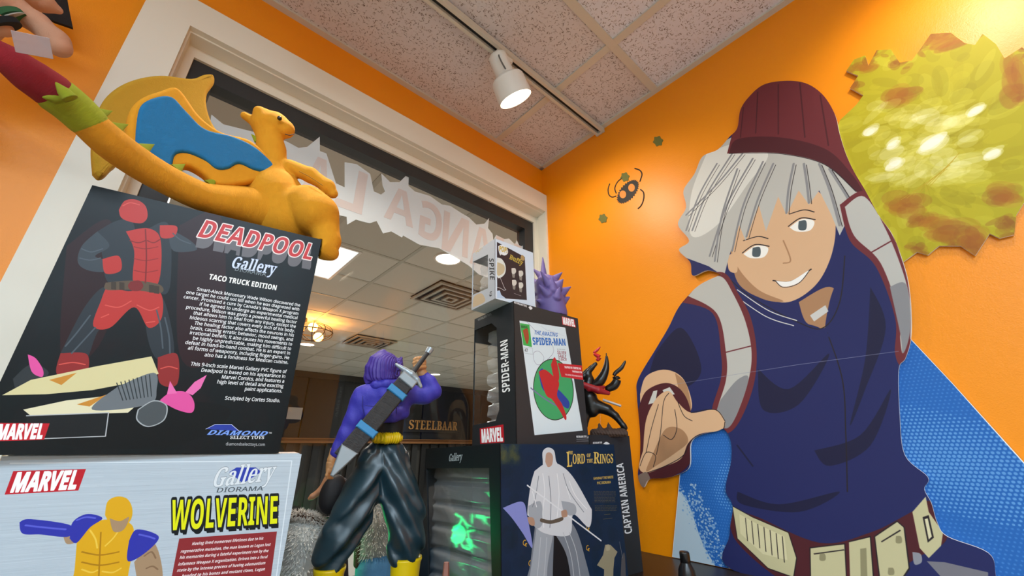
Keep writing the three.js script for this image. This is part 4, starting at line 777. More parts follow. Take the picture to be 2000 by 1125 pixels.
    // neck, face
    fill(skinD, [[1560, 590], [1620, 560], [1650, 600], [1612, 640], [1575, 630]], true);
    fill(skin, [[1424, 480], [1432, 420], [1480, 360], [1560, 350], [1622, 400], [1632, 450], [1620, 510], [1590, 560], [1540, 590], [1490, 580], [1446, 548]], true);
    fill(skinD, [[1424, 470], [1440, 520], [1480, 565], [1530, 588], [1490, 584], [1440, 550]], true);
    fill(skin, [[1420, 500], [1436, 496], [1440, 530], [1424, 528]], true);
    for (const [a, b, s] of [[1476, 492, 1], [1566, 440, 1]]) { fill('#f1efe8', [[a - 24, b + 4], [a, b - 12], [a + 24, b - 8], [a + 16, b + 10], [a - 10, b + 12]], true); fill('#4d5a60', [[a - 6, b - 8], [a + 8, b - 9], [a + 8, b + 8], [a - 6, b + 8]], true); line(ink, 2.6, [[a - 26, b + 2], [a - 2, b - 14], [a + 26, b - 11]]); line(ink, 2.4, [[a - 24, b - 22], [a + 4, b - 30], [a + 24, b - 26]]); }
    line(skinD, 3, [[1530, 470], [1544, 508], [1530, 514]]);
    line(ink, 3, [[1510, 548], [1544, 550], [1584, 526]]); fill('#f2f0ec', [[1514, 548], [1544, 549], [1580, 528], [1560, 552], [1530, 560]], true); line(ink, 1.6, [[1514, 548], [1530, 561], [1560, 553], [1582, 527]]);
    // collar
    fill(navy, [[1412, 530], [1460, 570], [1540, 620], [1600, 640], [1612, 660], [1500, 650], [1420, 600]], true); fill(navy, [[1632, 470], [1660, 520], [1660, 600], [1614, 650], [1620, 590], [1642, 520]], true);
    line(ink, 2, [[1412, 534], [1470, 582], [1560, 630], [1608, 640], [1640, 590], [1650, 500]]); line('#d9d8d2', 2.2, [[1440, 566], [1500, 606], [1556, 626]]); line('#d9d8d2', 2.2, [[1436, 578], [1496, 618], [1550, 636]]);
    fill('#c9c8c4', [[1582, 616], [1612, 596], [1618, 608], [1590, 628]]);
    // grey hair all round
    const hair = [[1414, 540], [1384, 520], [1330, 500], [1300, 440], [1330, 360], [1370, 300], [1440, 262], [1540, 290], [1640, 300], [1690, 380], [1660, 420], [1640, 460], [1624, 420], [1600, 372], [1580, 400], [1560, 372], [1536, 420], [1520, 384], [1496, 452], [1482, 400], [1456, 470], [1444, 440], [1424, 500]];
    fill(grey, hair); fill('#d8d7d0', [[1380, 300], [1440, 280], [1500, 300], [1460, 360], [1400, 440], [1350, 460], [1350, 380]], true);
    for (const q of [[[1430, 300], [1380, 380], [1352, 450]], [[1470, 310], [1420, 400], [1386, 500]], [[1510, 320], [1480, 390], [1458, 462]], [[1550, 320], [1540, 370], [1536, 416]], [[1600, 320], [1620, 370], [1640, 440]], [[1570, 320], [1576, 360], [1580, 396]], [[1450, 300], [1400, 360], [1340, 420]], [[1400, 320], [1366, 380], [1340, 450]], [[1440, 330], [1410, 420], [1396, 510]], [[1490, 316], [1452, 400], [1430, 490]], [[1620, 330], [1652, 380], [1668, 410]]]) { line(greyD, 5, q); line(ink, 1.4, q.map(([a, b]) => [a + 5, b + 2])); }
    // cap
    fill(mar, [[1420, 300], [1436, 240], [1446, 205], [1490, 160], [1560, 150], [1620, 180], [1660, 260], [1720, 380], [1700, 400], [1660, 350], [1610, 318], [1540, 300], [1470, 296]], true);
    fill(marD, [[1424, 300], [1440, 272], [1520, 268], [1610, 290], [1662, 338], [1690, 384], [1670, 372], [1610, 320], [1530, 300], [1460, 298]], true);
    for (const q of [[[1480, 180], [1476, 260]], [[1520, 165], [1520, 262]], [[1562, 162], [1572, 268]], [[1602, 186], [1618, 284]], [[1452, 210], [1446, 268]]]) line(marD, 3, q);
    line(ink, 1.6, [[1424, 300], [1460, 299], [1530, 301], [1610, 321], [1672, 374]]);
    // straps
    fill(mar, [[1330, 590], [1360, 545], [1412, 532], [1440, 570], [1466, 620], [1478, 690], [1470, 760], [1440, 830], [1412, 845], [1390, 806], [1408, 740], [1408, 690], [1392, 612]], true);
    fill(grey, [[1344, 578], [1372, 550], [1408, 540], [1432, 574], [1456, 628], [1468, 690], [1460, 750], [1434, 820], [1414, 836], [1400, 806], [1418, 742], [1418, 690], [1400, 612]], true);
    fill(greyD, [[1408, 780], [1440, 742], [1462, 740], [1434, 820], [1414, 836], [1400, 806]], true);
    line(mar, 3, [[1410, 690], [1466, 676]]);
    fill(mar, [[1640, 400], [1690, 374], [1740, 450], [1782, 560], [1790, 640], [1764, 712], [1748, 690], [1748, 620], [1710, 520], [1660, 470]], true);
    fill(grey, [[1650, 404], [1688, 384], [1732, 452], [1772, 560], [1778, 640], [1764, 690], [1758, 660], [1758, 620], [1720, 514], [1668, 460]], true);
    fill(greyD, [[1738, 560], [1770, 556], [1778, 640], [1764, 690], [1758, 650]], true); line(mar, 3, [[1700, 494], [1742, 470]]);
    // forearm and hand
    fill(skin, [[1250, 770], [1262, 735], [1300, 722], [1336, 742], [1350, 800], [1300, 790], [1256, 800]], true); fill(skinD, [[1318, 728], [1340, 750], [1350, 800], [1334, 790]], true);
    fill(marD, [[1246, 800], [1262, 764], [1300, 748], [1332, 764], [1350, 810], [1350, 900], [1300, 936], [1262, 938], [1244, 900]], true);
    fill('#c9c8c2', [[1266, 790], [1276, 764], [1284, 762], [1280, 786]]); fill('#c9c8c2', [[1294, 762], [1308, 756], [1318, 770], [1300, 774]]);
    fill(skin, [[1256, 880], [1262, 820], [1282, 778], [1306, 764], [1324, 786], [1350, 806], [1396, 800], [1416, 822], [1408, 840], [1366, 848], [1344, 866], [1330, 896], [1296, 912], [1262, 924], [1248, 912]], true);
    fill(skinD, [[1276, 884], [1300, 838], [1330, 838], [1344, 862], [1320, 884], [1284, 908], [1262, 920]], true);
    for (const q of [[[1262, 884], [1272, 838], [1286, 790]], [[1282, 888], [1290, 846], [1296, 786], [1306, 768]], [[1296, 850], [1312, 858], [1322, 836], [1318, 800]], [[1324, 786], [1336, 812], [1352, 822]], [[1250, 910], [1262, 884], [1280, 890], [1276, 912]], [[1262, 924], [1300, 910], [1334, 890], [1346, 866]], [[1416, 822], [1396, 800], [1350, 806]], [[1416, 824], [1408, 842], [1364, 850], [1344, 868]]]) line(ink, 1.8, q);
    fill('#7c6a60', [[1244, 930], [1262, 922], [1270, 940], [1254, 958]], true);
    // belt
    fill(marD, [[1424, 992], [1480, 1010], [1600, 1060], [1700, 1040], [1780, 1000], [1818, 980], [1850, 1050], [1790, 1090], [1700, 1140], [1560, 1150], [1440, 1060]], true);
    fill(cream, [[1430, 988], [1470, 1010], [1540, 1040], [1556, 1090], [1550, 1128], [1500, 1110], [1440, 1052]]); fill('#d4cda4', [[1444, 1004], [1480, 1024], [1532, 1048], [1538, 1094], [1490, 1082], [1446, 1042]]);
    for (let k = 0; k < 7; k++) line(ink, 1.6, [[1456 + k * 12, 1012 + k * 6], [1460 + k * 12, 1056 + k * 7]]);
    fill(cream, [[1582, 1070], [1650, 1062], [1656, 1180], [1584, 1180]]); fill(cream, [[1658, 1058], [1700, 1048], [1710, 1180], [1662, 1180]]); fill(cream, [[1708, 1048], [1752, 1018], [1766, 1030], [1776, 1110], [1764, 1128], [1718, 1130]]); fill(cream, [[1782, 1000], [1808, 970], [1814, 1000], [1842, 1040], [1838, 1066], [1814, 1090], [1796, 1070]]);
    for (const q of [[[1582, 1070], [1650, 1062], [1656, 1180]], [[1582, 1070], [1584, 1180]], [[1658, 1058], [1700, 1048], [1710, 1180]], [[1708, 1048], [1752, 1018], [1766, 1030], [1776, 1110], [1764, 1128], [1718, 1130], [1708, 1048]], [[1590, 1082], [1648, 1074]], [[1722, 1058], [1758, 1036]], [[1430, 988], [1470, 1010], [1540, 1040], [1556, 1090], [1550, 1128], [1500, 1110], [1440, 1052], [1430, 988]]]) line(ink, 1.8, q, false);
    fill(creamD, [[1680, 1072], [1692, 1070], [1696, 1180], [1682, 1180]]); fill(ink, [[1802, 1010], [1814, 1006], [1824, 1050], [1812, 1060]]); fill('#d9d3ae', [[1806, 1014], [1812, 1012], [1820, 1048], [1814, 1054]]);
    for (const [a, b] of [[1606, 1088], [1755, 1054], [1740, 1116]]) fill(creamD, [[a - 5, b - 7], [a + 5, b - 6], [a + 6, b + 6], [a - 5, b + 6]], true);
    fill('#8d8f98', [[1782, 1078], [1798, 1082], [1800, 1098], [1786, 1102]], true); fill('#77767f', [[1810, 1096], [1845, 1098], [1930, 1118], [1930, 1180], [1850, 1140]]);
    line('#8b8ea6', 0.7, [[1310, 752], [1420, 734], [1560, 712], [1755, 686]], false);
    // printed outline round the figure
    line('#cfcfca', 1.6, [[1716, 420], [1742, 456], [1760, 500], [1774, 550], [1780, 610], [1779, 662]]);
  }, 'printed person in navy jacket with cream belt', true);
}
// stickers on the orange wall
{
  const ex = V(0, 0, 1), n = V(-1, 0, 0), O = V(X_R, EYE, 0);
  function decal(parent, name, pts, mat, smooth, thick = 0.0012) {
    const g = extr(smooth ? smoothShape(outline2D(pts, O, ex, UP, n)) : new THREE.Shape(outline2D(pts, O, ex, UP, n)), thick);
    g.applyMatrix4(new THREE.Matrix4().makeBasis(ex, UP, n).setPosition(O)); return part(parent, name, g, mat);
  }
  const ink = std(0x1d1712, 0.6), olive = std(0x6b6a2c, 0.7);
  const t = thing('wall_sticker', 'black fuzzy round spider sticker with curled legs', 'sticker');
  const fuzz = []; for (let i = 0; i < 60; i++) { const a = i / 60 * 6.2832, r = i % 2 ? 1 : 0.88, c = Math.cos(a), s = Math.sin(a); fuzz.push([1226.5 + (c * 23 * r * 0.94 - s * 4), 374.5 + (s * 22 * r - c * 9)]); }
  decal(t, 'body', fuzz, ink);
  for (const q of [[[1191, 359], [1188, 370], [1190, 381], [1196, 385], [1204, 383]], [[1216, 347], [1206, 356], [1201, 368], [1204, 378]], [[1240, 329], [1250, 333], [1254, 340], [1250, 355]], [[1251, 370], [1257, 376], [1257, 390], [1252, 402], [1246, 408]]]) {
    const v = outline2D(q, O, ex, UP, n), c = new THREE.CatmullRomCurve3(v.map((k) => V(X_R - 0.0006, EYE + k.y, k.x))); const g = new THREE.TubeGeometry(c, 24, 0.0022, 6); part(t, 'leg', g, ink);
  }
  for (const [ex0, ey0] of [[1217, 380], [1234, 367]]) { const p = []; for (let i = 0; i < 14; i++) { const a = i / 14 * 6.2832; p.push([ex0 + Math.cos(a) * 6.4, ey0 + Math.sin(a) * 7.6]); } decal(t, 'spot', p, std(0xe08a30, 0.6), true, 0.0018); }
  const star = (cx, cy, r, label) => { const p = []; for (let i = 0; i < 12; i++) { const a = i / 12 * 6.2832 + 0.3, k = i % 2 ? 1 : 0.78; p.push([cx + Math.cos(a) * r * k, cy + Math.sin(a) * r * k * 1.06]); } const s = thing('star_sticker', label, 'sticker', V(0, 0, 0), 'olive star stickers on the orange wall'); decal(s, 'star', p, olive, true, 0.002); };
  star(1285.5, 276, 10, 'olive blunt star sticker highest on the orange wall'); star(1178, 427, 9, 'olive blunt star sticker lowest on the orange wall'); star(1221, 346, 9, 'olive blunt star sticker touching the black spider sticker');
}

// ------------------------------------------------------------------ stuffed dragon on the black box
const fuzzBump = repeatTex(noiseCanvas(256, 60, 200, 500), 0.05, false);
const plush = (c, sheen = c) => phys(c, 0.85, { bumpMap: fuzzBump, bumpScale: 0.0012, sheen: 0.5, sheenRoughness: 0.5, sheenColor: new THREE.Color(sheen) });
{
  const t = thing('stuffed_dragon', 'orange stuffed winged dragon with blue wing lining on the black box', 'plush toy');
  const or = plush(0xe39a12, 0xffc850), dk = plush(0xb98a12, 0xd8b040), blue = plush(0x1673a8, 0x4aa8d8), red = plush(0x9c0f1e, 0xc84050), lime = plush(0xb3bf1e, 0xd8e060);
  const body = [
    [[525, 340, 0.735, 34], [538, 382, 0.735, 54], [560, 432, 0.735, 60]], [[530, 340, 0.735, 34], [530, 292, 0.735, 26], [525, 262, 0.735, 25]],
    [[522, 244, 0.735, 30], [538, 246, 0.73, 27], [556, 252, 0.72, 19]], [[600, 402, 0.70, 42], [617, 418, 0.69, 44]], [[632, 440, 0.69, 30], [640, 470, 0.685, 24], [636, 486, 0.68, 23], [648, 496, 0.68, 13]],
    [[566, 326, 0.72, 15], [606, 342, 0.70, 15], [640, 364, 0.69, 13], [650, 378, 0.69, 10]], [[500, 430, 0.76, 50], [560, 455, 0.76, 50]],
    [[478, 226, 0.745, 8], [500, 240, 0.745, 10]], [[507, 219, 0.725, 12], [520, 228, 0.73, 13]],
  ];
  const onBox = (x, y, z) => { const px = x - DP.O.x, pz = z - DP.O.z, u = px * DP.ex.x + pz * DP.ex.z, v = px * DP.n.x + pz * DP.n.z; return u > -0.004 && u < DP.w + 0.002 && v > -0.004 && v < DP.d + 0.004; };
  const f0 = join(body.flatMap(chain), 0.006), [bm, bM] = bounds(body);
  part(t, 'body', sdfGeo((x, y, z) => { const d = f0(x, y, z); return onBox(x, y, z) ? Math.max(d, DP.top + 0.0008 - y) : d; }, bm, bM, 104), or);
  const settle = (g) => { const p = g.attributes.position; for (let i = 0; i < p.count; i++) if (p.getY(i) < DP.top + 0.001 && onBox(p.getX(i), p.getY(i), p.getZ(i))) p.setY(i, DP.top + 0.001); g.computeVertexNormals(); return g; };
  part(t, 'tail', settle(taperTube([[540, 420, 0.735, 50], [470, 402, 0.72, 42], [400, 386, 0.70, 31], [335, 356, 0.685, 31], [270, 318, 0.67, 34], [215, 278, 0.655, 36], [158, 226, 0.64, 34]], 60, 24)), or);
  const cuff = part(t, 'tail_cuff', taperTube([[186, 252, 0.648, 32], [172, 238, 0.644, 37], [140, 208, 0.636, 40], [112, 186, 0.63, 42], [100, 176, 0.628, 38]], 24, 24), lime, 'lime green cuff');
  part(t, 'tail_tip', taperTube([[130, 200, 0.633, 36], [100, 176, 0.628, 41], [60, 148, 0.624, 40], [20, 118, 0.62, 34], [-30, 84, 0.62, 22], [-60, 60, 0.62, 8]], 30, 24), red, 'dark red plush tail tip');
  for (const [a, b, c, r] of [[[128, 196, 0.62], [82, 190, 0.615], 0, 13], [[140, 196, 0.60], [108, 160, 0.60], 0, 15]]) part(cuff, 'leaf', taperTube([[a[0], a[1], a[2], r], [(a[0] + b[0]) / 2, (a[1] + b[1]) / 2, (a[2] + b[2]) / 2, r * 0.8], [b[0], b[1], b[2], 1.5]], 14, 12), lime);
  function pillow(parent, name, pts, dist, tilt, thick, bev, mat, label, lift = 0) {
    const cx = pts.reduce((s, p) => s + p[0], 0) / pts.length, cy = pts.reduce((s, p) => s + p[1], 0) / pts.length, O = pD(cx, cy, dist), h = ray(cx, cy); h.y = 0; h.normalize();
    const n = h.clone().negate().applyAxisAngle(UP, tilt), ex = UP.clone().cross(n).normalize(), sh = smoothShape(outline2D(pts, O, ex, UP, n));
    const g = new THREE.ExtrudeGeometry(sh, { depth: thick, bevelEnabled: true, bevelThickness: bev, bevelSize: bev * 0.8, bevelOffset: -bev * 0.8, bevelSegments: 6, curveSegments: 4 });
    g.translate(0, 0, -thick / 2 + lift); const q = mergeVertices(g.deleteAttribute('normal').deleteAttribute('uv'), 1e-5); q.computeVertexNormals();
    const pp = q.attributes.position, uv = new Float32Array(pp.count * 2); for (let i = 0; i < pp.count; i++) { uv[2 * i] = pp.getX(i); uv[2 * i + 1] = pp.getY(i); } q.setAttribute('uv', new THREE.BufferAttribute(uv, 2));
    const m = part(parent, name, q, mat, label); m.matrix.makeBasis(ex, UP, n).setPosition(O); m.matrix.decompose(m.position, m.quaternion, m.scale); return m;
  }
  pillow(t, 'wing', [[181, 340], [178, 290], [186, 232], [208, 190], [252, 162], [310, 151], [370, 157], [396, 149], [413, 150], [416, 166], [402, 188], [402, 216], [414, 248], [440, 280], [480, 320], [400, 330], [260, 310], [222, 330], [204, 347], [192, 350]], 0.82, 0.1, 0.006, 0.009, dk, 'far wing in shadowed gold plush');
  const w = pillow(t, 'wing', [[243, 296], [248, 232], [268, 200], [310, 182], [346, 178], [388, 232], [430, 262], [482, 276], [518, 306], [546, 344], [520, 352], [480, 362], [440, 368], [414, 364], [396, 346], [366, 330], [340, 336], [330, 352], [300, 352], [262, 338]], 0.70, 0.12, 0.006, 0.008, or, 'near wing');
  const wb = pillow(t, 'wing_lining', [[261, 262], [270, 216], [300, 198], [332, 198], [362, 228], [396, 259], [450, 273], [496, 296], [534, 334], [524, 343], [492, 338], [462, 326], [440, 336], [418, 336], [396, 320], [362, 306], [338, 310], [330, 338], [316, 347], [282, 332], [262, 304]], 0.70, 0.12, 0.003, 0.006, blue, 'blue velvet lining', 0.008);
  for (const [x, y, d, r, a] of [[497, 268, 0.735, 9, 1.0], [499, 294, 0.735, 10, 1.3], [496, 322, 0.73, 11, 1.3], [416, 354, 0.695, 11, -0.44], [353, 325, 0.68, 12, -0.52], [291, 286, 0.664, 13, -0.58], [239, 246, 0.65, 13, -0.64], [208, 219, 0.643, 13, -0.68]]) { const p = pD(x, y, d), fin = part(t, 'felt_fin', new THREE.ConeGeometry(rM(p, r), rM(p, r) * 2, 24).scale(1, 1, 0.45), lime, 'soft lime fin'); fin.position.copy(p); fin.lookAt(CAM.x, p.y, CAM.z); fin.rotateZ(a); }
  const eye = (x, y, d) => { const p = pD(x, y, d); part(t, 'eye', new THREE.SphereGeometry(rM(p, 4.6), 16, 12).translate(p.x, p.y, p.z), phys(0x15100c, 0.15), 'black button eye'); };
  eye(546, 231, 0.697);
  part(t, 'mouth_stitch', tube([pD(557, 262, 0.697), pD(565, 264, 0.695), pD(574, 262, 0.70)], 0.0008, 16, 6), std(0x2a1a08, 0.8));
  part(t, 'arm_seam', tube([pD(585, 335, 0.692), pD(606, 346, 0.673), pD(630, 362, 0.664)], 0.0007, 16, 6), std(0x9a6a10, 0.9));
  // plastic hang tag at the tail tip
  const hp = pD(64, 88, 0.58), tagG = new RoundedBoxGeometry(0.026, 0.020, 0.0008, 2, 0.0004);
  const tg = part(t, 'hang_tag', tagG, phys(0xd8cfd2, 0.3, { transmission: 0.6, thickness: 0 }), 'translucent plastic hang tag'); tg.position.copy(hp); tg.lookAt(CAM); tg.rotateZ(0.5);
}
// doll on a wall shelf, mostly outside the frame
{
  const peach = plush(0xd09a7c, 0xf0c8b0), p0 = pD(-60, 60, 0.97);
  const t = thing('stuffed_doll', 'peach stuffed doll with green striped band above the dragon tail', 'plush toy');
  const list = [[[-70, 20, 0.97, 70], [-20, 0, 0.97, 55]], [[-10, -5, 0.96, 40], [30, 20, 0.955, 26], [72, 44, 0.945, 22], [108, 78, 0.93, 23], [116, 92, 0.925, 22]], [[30, -30, 0.985, 40], [80, 2, 0.985, 24]], [[96, 10, 0.985, 9], [114, 20, 0.985, 8]], [[-20, 40, 0.95, 34], [6, 56, 0.94, 18]]];
  part(t, 'body', pxBody(list, 0.01, 80), peach);
  const band = (a, b, r, mat, label) => { const q = ball(a), e = ball(b); part(t, 'band', cylBetween(q.p, e.p, rM(q.p, r), rM(q.p, r), 28), mat, label); };
  band([14, 30, 0.945, 1], [24, 40, 0.943, 1], 31, plush(0x3c7a4c), 'green band'); band([2, 42, 0.935, 1], [12, 54, 0.935, 1], 30, plush(0x15181d), 'black sleeve'); band([20, 37, 0.944, 1], [22, 39, 0.944, 1], 32, plush(0xe6e2da), 'white stripe');
  const zf = -1.0, O = pZ(110, 20, zf), sh = new THREE.Shape(outline2D([[90, -20], [128, -20], [136, 24], [143, 58], [108, 46], [82, 34]], O, V(1, 0, 0), UP, V(0, 0, 1)));
  part(t, 'hat_brim', extr(sh, 0.006).translate(O.x, O.y, O.z), plush(0x1a1412), 'black felt brim');
  const yb = p0.y - rM(p0, 70) - 0.004, xr = pZ(0, 140, -0.9).x - 0.04;
  const s = thing('wall_shelf', 'white wall shelf carrying the peach stuffed doll', 'shelf');
  part(s, 'board', slab(xr - 0.7, xr, yb - 0.02, yb, Z_B + 0.001, -0.84), M.white); for (const k of [0.1, 0.6]) part(s, 'bracket', slab(xr - k - 0.01, xr - k + 0.01, yb - 0.12, yb - 0.02, Z_B + 0.001, -0.9), M.white);
}

// ------------------------------------------------------------------ standing figurine seen from behind
{
  const FD = 0.78, t = thing('figurine', 'standing figurine from behind in violet jacket and glossy black trousers', 'figurine');
  const f = (l) => l.map(([x, y, r, o = 0]) => [x, y, FD + o, r]);
  const cloth = repeatTex(noiseCanvas(128, 80, 180, 120), 0.03, false);
  const violet = std(0x3b35a8, 0.6, { bumpMap: cloth, bumpScale: 0.0008 }), black = phys(0x16303a, 0.38, { clearcoat: 0.3, clearcoatRoughness: 0.3 }), yellow = phys(0xe0c008, 0.35), skin = std(0xc08c5a, 0.5), hairM = std(0x4a3590, 0.5), steel = phys(0x9aa3a8, 0.35, { metalness: 0.35 });
  const ridge = (amp, fx, fy, fz) => (x, y, z) => amp * Math.sin(x * fx + y * fy + z * fz) * Math.sin(y * 90 + x * 40);
  // skin body: head core, neck, torso core, arms and fists in one surface
  const core = [f([[750, 722, 22], [750, 745, 14], [752, 770, 20]]), f([[752, 770, 20], [755, 810, 20], [752, 850, 16]]), f([[828, 735, 10], [822, 722, 9]]), f([[652, 880, 8], [648, 898, 8], [646, 912, 9]])];
  part(t, 'body', pxBody(core, 0.004, 84), skin, 'tan skin');
  // right fist closed round the grip: palm, four fingers, thumb
  const fist = [f([[822, 718, 9], [824, 708, 9]])]; [[812, 703], [811, 709], [812, 715], [814, 721]].forEach(([x, y], i) => fist.push([[x + 16, y - 4, FD - 0.006, 3.8], [x + 5, y - 3, FD - 0.014, 3.9], [x - 2, y, FD - 0.01, 3.6], [x, y + 3, FD - 0.002, 3.2]])); fist.push([[826, 716, FD, 4], [818, 700, FD + 0.006, 3.6], [812, 700, FD + 0.002, 3.2]]);
  part(t, 'hand', pxBody(fist, 0.0014, 64), skin, 'tan fist with bent fingers');
  const lowHand = [f([[646, 905, 9], [644, 918, 8]])]; for (let k = 0; k < 4; k++) lowHand.push(f([[641 + k * 3, 918, 3.2, -0.004 + k * 0.003], [638 + k * 3, 928, 3, -0.004 + k * 0.003], [640 + k * 3, 934, 2.6, -0.002 + k * 0.003]])); lowHand.push(f([[652, 908, 3.2], [656, 918, 3, -0.004], [655, 924, 2.6, -0.004]]));
  part(t, 'hand', pxBody(lowHand, 0.0012, 48), skin, 'tan hand');
  const hair = [f([[750, 716, 29], [746, 726, 28]]), f([[740, 704, 18], [746, 692, 8], [749, 686, 2]]), f([[776, 712, 14], [784, 700, 3]]), f([[728, 722, 16], [720, 738, 8], [716, 748, 2]]), f([[740, 740, 12, -0.012], [738, 752, 3, -0.012]]), f([[758, 740, 12, -0.012], [758, 752, 3, -0.012]]), f([[772, 734, 10], [778, 746, 2]])];
  part(t, 'hair', pxBody(hair, 0.006, 72, (x, y, z) => 0.0007 * Math.sin(Math.atan2(x - 0.33, z + 0.7) * 40)), hairM, 'plain violet hair');
  const jacket = [f([[706, 782, 20], [712, 772, 20], [755, 766, 24], [792, 766, 20]]), f([[722, 778, 22], [728, 800, 20]]), f([[786, 776, 22], [780, 800, 19]]), f([[752, 776, 28], [752, 798, 24]]), f([[716, 806, 13, -0.006], [738, 811, 14, -0.02], [765, 811, 14, -0.022], [786, 806, 13, -0.008]]), f([[704, 784, 19], [690, 820, 17], [676, 850, 16], [656, 884, 12]]), f([[796, 770, 19], [828, 772, 17], [846, 764, 16], [838, 748, 14], [830, 738, 12]])];
  part(t, 'jacket', pxBody(jacket, 0.006, 110, ridge(0.0009, 170, 60, 150)), violet, 'violet cloth jacket');
  part(t, 'collar', pxBody([f([[722, 758, 8], [735, 752, 9, -0.014], [755, 750, 9, -0.018], [776, 750, 9, -0.012], [788, 752, 7]])], 0.004, 56), violet);
  for (const l of [[[714, 792, -0.03], [735, 794, -0.041], [758, 795, -0.043], [786, 791, -0.034]], [[735, 796, -0.04], [733, 820, -0.033]], [[774, 796, -0.036], [774, 820, -0.03]], [[709, 770, -0.018], [708, 790, -0.022], [712, 812, -0.02]]]) part(t, 'seam', tube(l.map(([x, y, o]) => pD(x, y, FD + o)), 0.0007, 16, 6), std(0x28247c, 0.7));
  part(t, 'undershirt', pxBody([f([[740, 818, 22], [742, 846, 21]]), f([[768, 818, 22], [766, 846, 21]])], 0.006, 48), std(0x0a0a0c, 0.7));
  part(t, 'sash', pxBody([f([[737, 855, 10, -0.014], [755, 856, 10, -0.021], [773, 855, 10, -0.014], [776, 855, 10, 0.01], [736, 855, 10, 0.01], [737, 855, 10, -0.014]])], 0.004, 64, (x) => 0.0006 * Math.sin(x * 1500)), yellow, 'gathered yellow waistband');
  const pants = [f([[736, 888, 25], [768, 888, 25]]), f([[728, 910, 33], [712, 950, 36], [692, 1000, 38], [662, 1050, 40], [646, 1090, 32], [644, 1104, 28]]), f([[770, 910, 33], [780, 950, 36], [790, 1000, 38], [794, 1045, 37], [792, 1075, 34]])];
  const pw = (x, y, z) => 0.0028 * Math.sin(y * 135 + Math.abs(x - 0.32) * 190 + z * 60) * Math.min(1, Math.max(0, (1.35 - y) * 12)) + 0.0006 * Math.sin(x * 420) * (y > 1.29 ? 1 : 0.25);
  part(t, 'trousers', pxBody(pants, 0.008, 116, pw), black, 'glossy folded black trousers');
  for (const [x, y] of [[644, 1112], [793, 1092]]) {
    const top = pD(x, y, FD), r = rM(top, 30), h = top.y - (COUNTER + 0.012);
    const g = new THREE.LatheGeometry([[r * 0.9, 0], [r * 1.08, 0.004], [r * 1.1, 0.0], [r * 1.02, -0.005], [r * 0.92, -h * 0.5], [r * 0.85, -h * 0.8], [r * 0.9, -h], [0, -h]].map(([a, b]) => new THREE.Vector2(a, b)), 36); g.translate(top.x, top.y, top.z);
    const toe = new THREE.SphereGeometry(1, 24, 16).scale(r * 0.8, 0.018, r * 1.3).translate(top.x + 0.004, COUNTER + 0.03, top.z - r * 0.7);
    part(t, 'boot', mergeGeometries([g.index ? g.toNonIndexed() : g, toe.toNonIndexed()]), yellow, 'yellow boot');
  }
  const cB = pD(720, 1100, FD); part(t, 'stand', new THREE.CylinderGeometry(0.083, 0.086, 0.012, 48).translate(cB.x, COUNTER + 0.006, cB.z), std(0x141414, 0.4));
  // sheathed sword across the back
  const SD = FD - 0.062, q = (x, y, o = 0) => pD(x, y, SD + o), flat = (a, b, wpx, th, mat, name, label, wpx2 = wpx) => {
    const d = b.clone().sub(a), L = d.length(), ey = d.clone().normalize(), toCam = CAM.clone().sub(a).normalize(), ex = ey.clone().cross(toCam).normalize(), ez = ex.clone().cross(ey), wa = rM(a, wpx), wb = rM(b, wpx2);
    const s = new THREE.Shape([new THREE.Vector2(-wa, 0), new THREE.Vector2(wa, 0), new THREE.Vector2(wb, L), new THREE.Vector2(-wb, L)]); const g = new THREE.ExtrudeGeometry(s, { depth: th, bevelEnabled: true, bevelThickness: th * 0.45, bevelSize: wa * 0.16, bevelOffset: -wa * 0.16, bevelSegments: 3 });
    g.translate(0, 0, -th / 2); const m = part(t, name, g, mat, label); m.matrix.makeBasis(ex, ey, ez).setPosition(a); m.matrix.decompose(m.position, m.quaternion, m.scale); return m;
  };
  const grain = repeatTex(canvas(128, 128, (x) => { x.fillStyle = '#777'; x.fillRect(0, 0, 128, 128); for (let i = 0; i < 260; i++) { x.fillStyle = rnd() < 0.5 ? '#555' : '#999'; x.fillRect(rr(0, 128), rr(0, 128), rr(8, 40), 2); } }), 0.02, false);
  const sheath = std(0x2e2c2b, 0.6, { bumpMap: grain, bumpScale: 0.0012 }), band = std(0x3585b8, 0.5);
  flat(q(796, 742), q(668, 896), 17, 0.012, sheath, 'scabbard', 'dark ridged scabbard', 20);
  flat(q(802, 736, -0.001), q(790, 750, -0.001), 18, 0.014, steel, 'scabbard_mouth', 'grey metal mouth');
  flat(q(684, 876, -0.001), q(648, 930, -0.001), 20, 0.0135, steel, 'scabbard_tip', 'grey metal tip', 4);
  flat(q(780, 761, -0.001), q(770, 773, -0.001), 20, 0.0155, band, 'strap_band', 'light blue band'); flat(q(722, 832, -0.001), q(711, 846, -0.001), 22, 0.0155, band, 'strap_band', 'light blue band');
  for (const [x, y] of [[776, 767], [717, 840]]) { const p = q(x, y, -0.011); part(t, 'stud', new THREE.SphereGeometry(0.002, 12, 8).translate(p.x, p.y, p.z), steel); }
  part(t, 'guard', pxBody([[[774, 712, SD, 3], [790, 722, SD, 5], [804, 731, SD, 7], [815, 742, SD, 5], [822, 755, SD, 3.4]]], 0.002, 48), steel, 'grey cross guard');
  part(t, 'grip', cylBetween(q(806, 728), q(836, 688, 0.02), 0.0045, 0.004, 16), std(0x26282a, 0.6)); part(t, 'pommel', cylBetween(q(835, 690, 0.02), q(841, 681, 0.022), 0.0055, 0.0065, 16), steel);
}
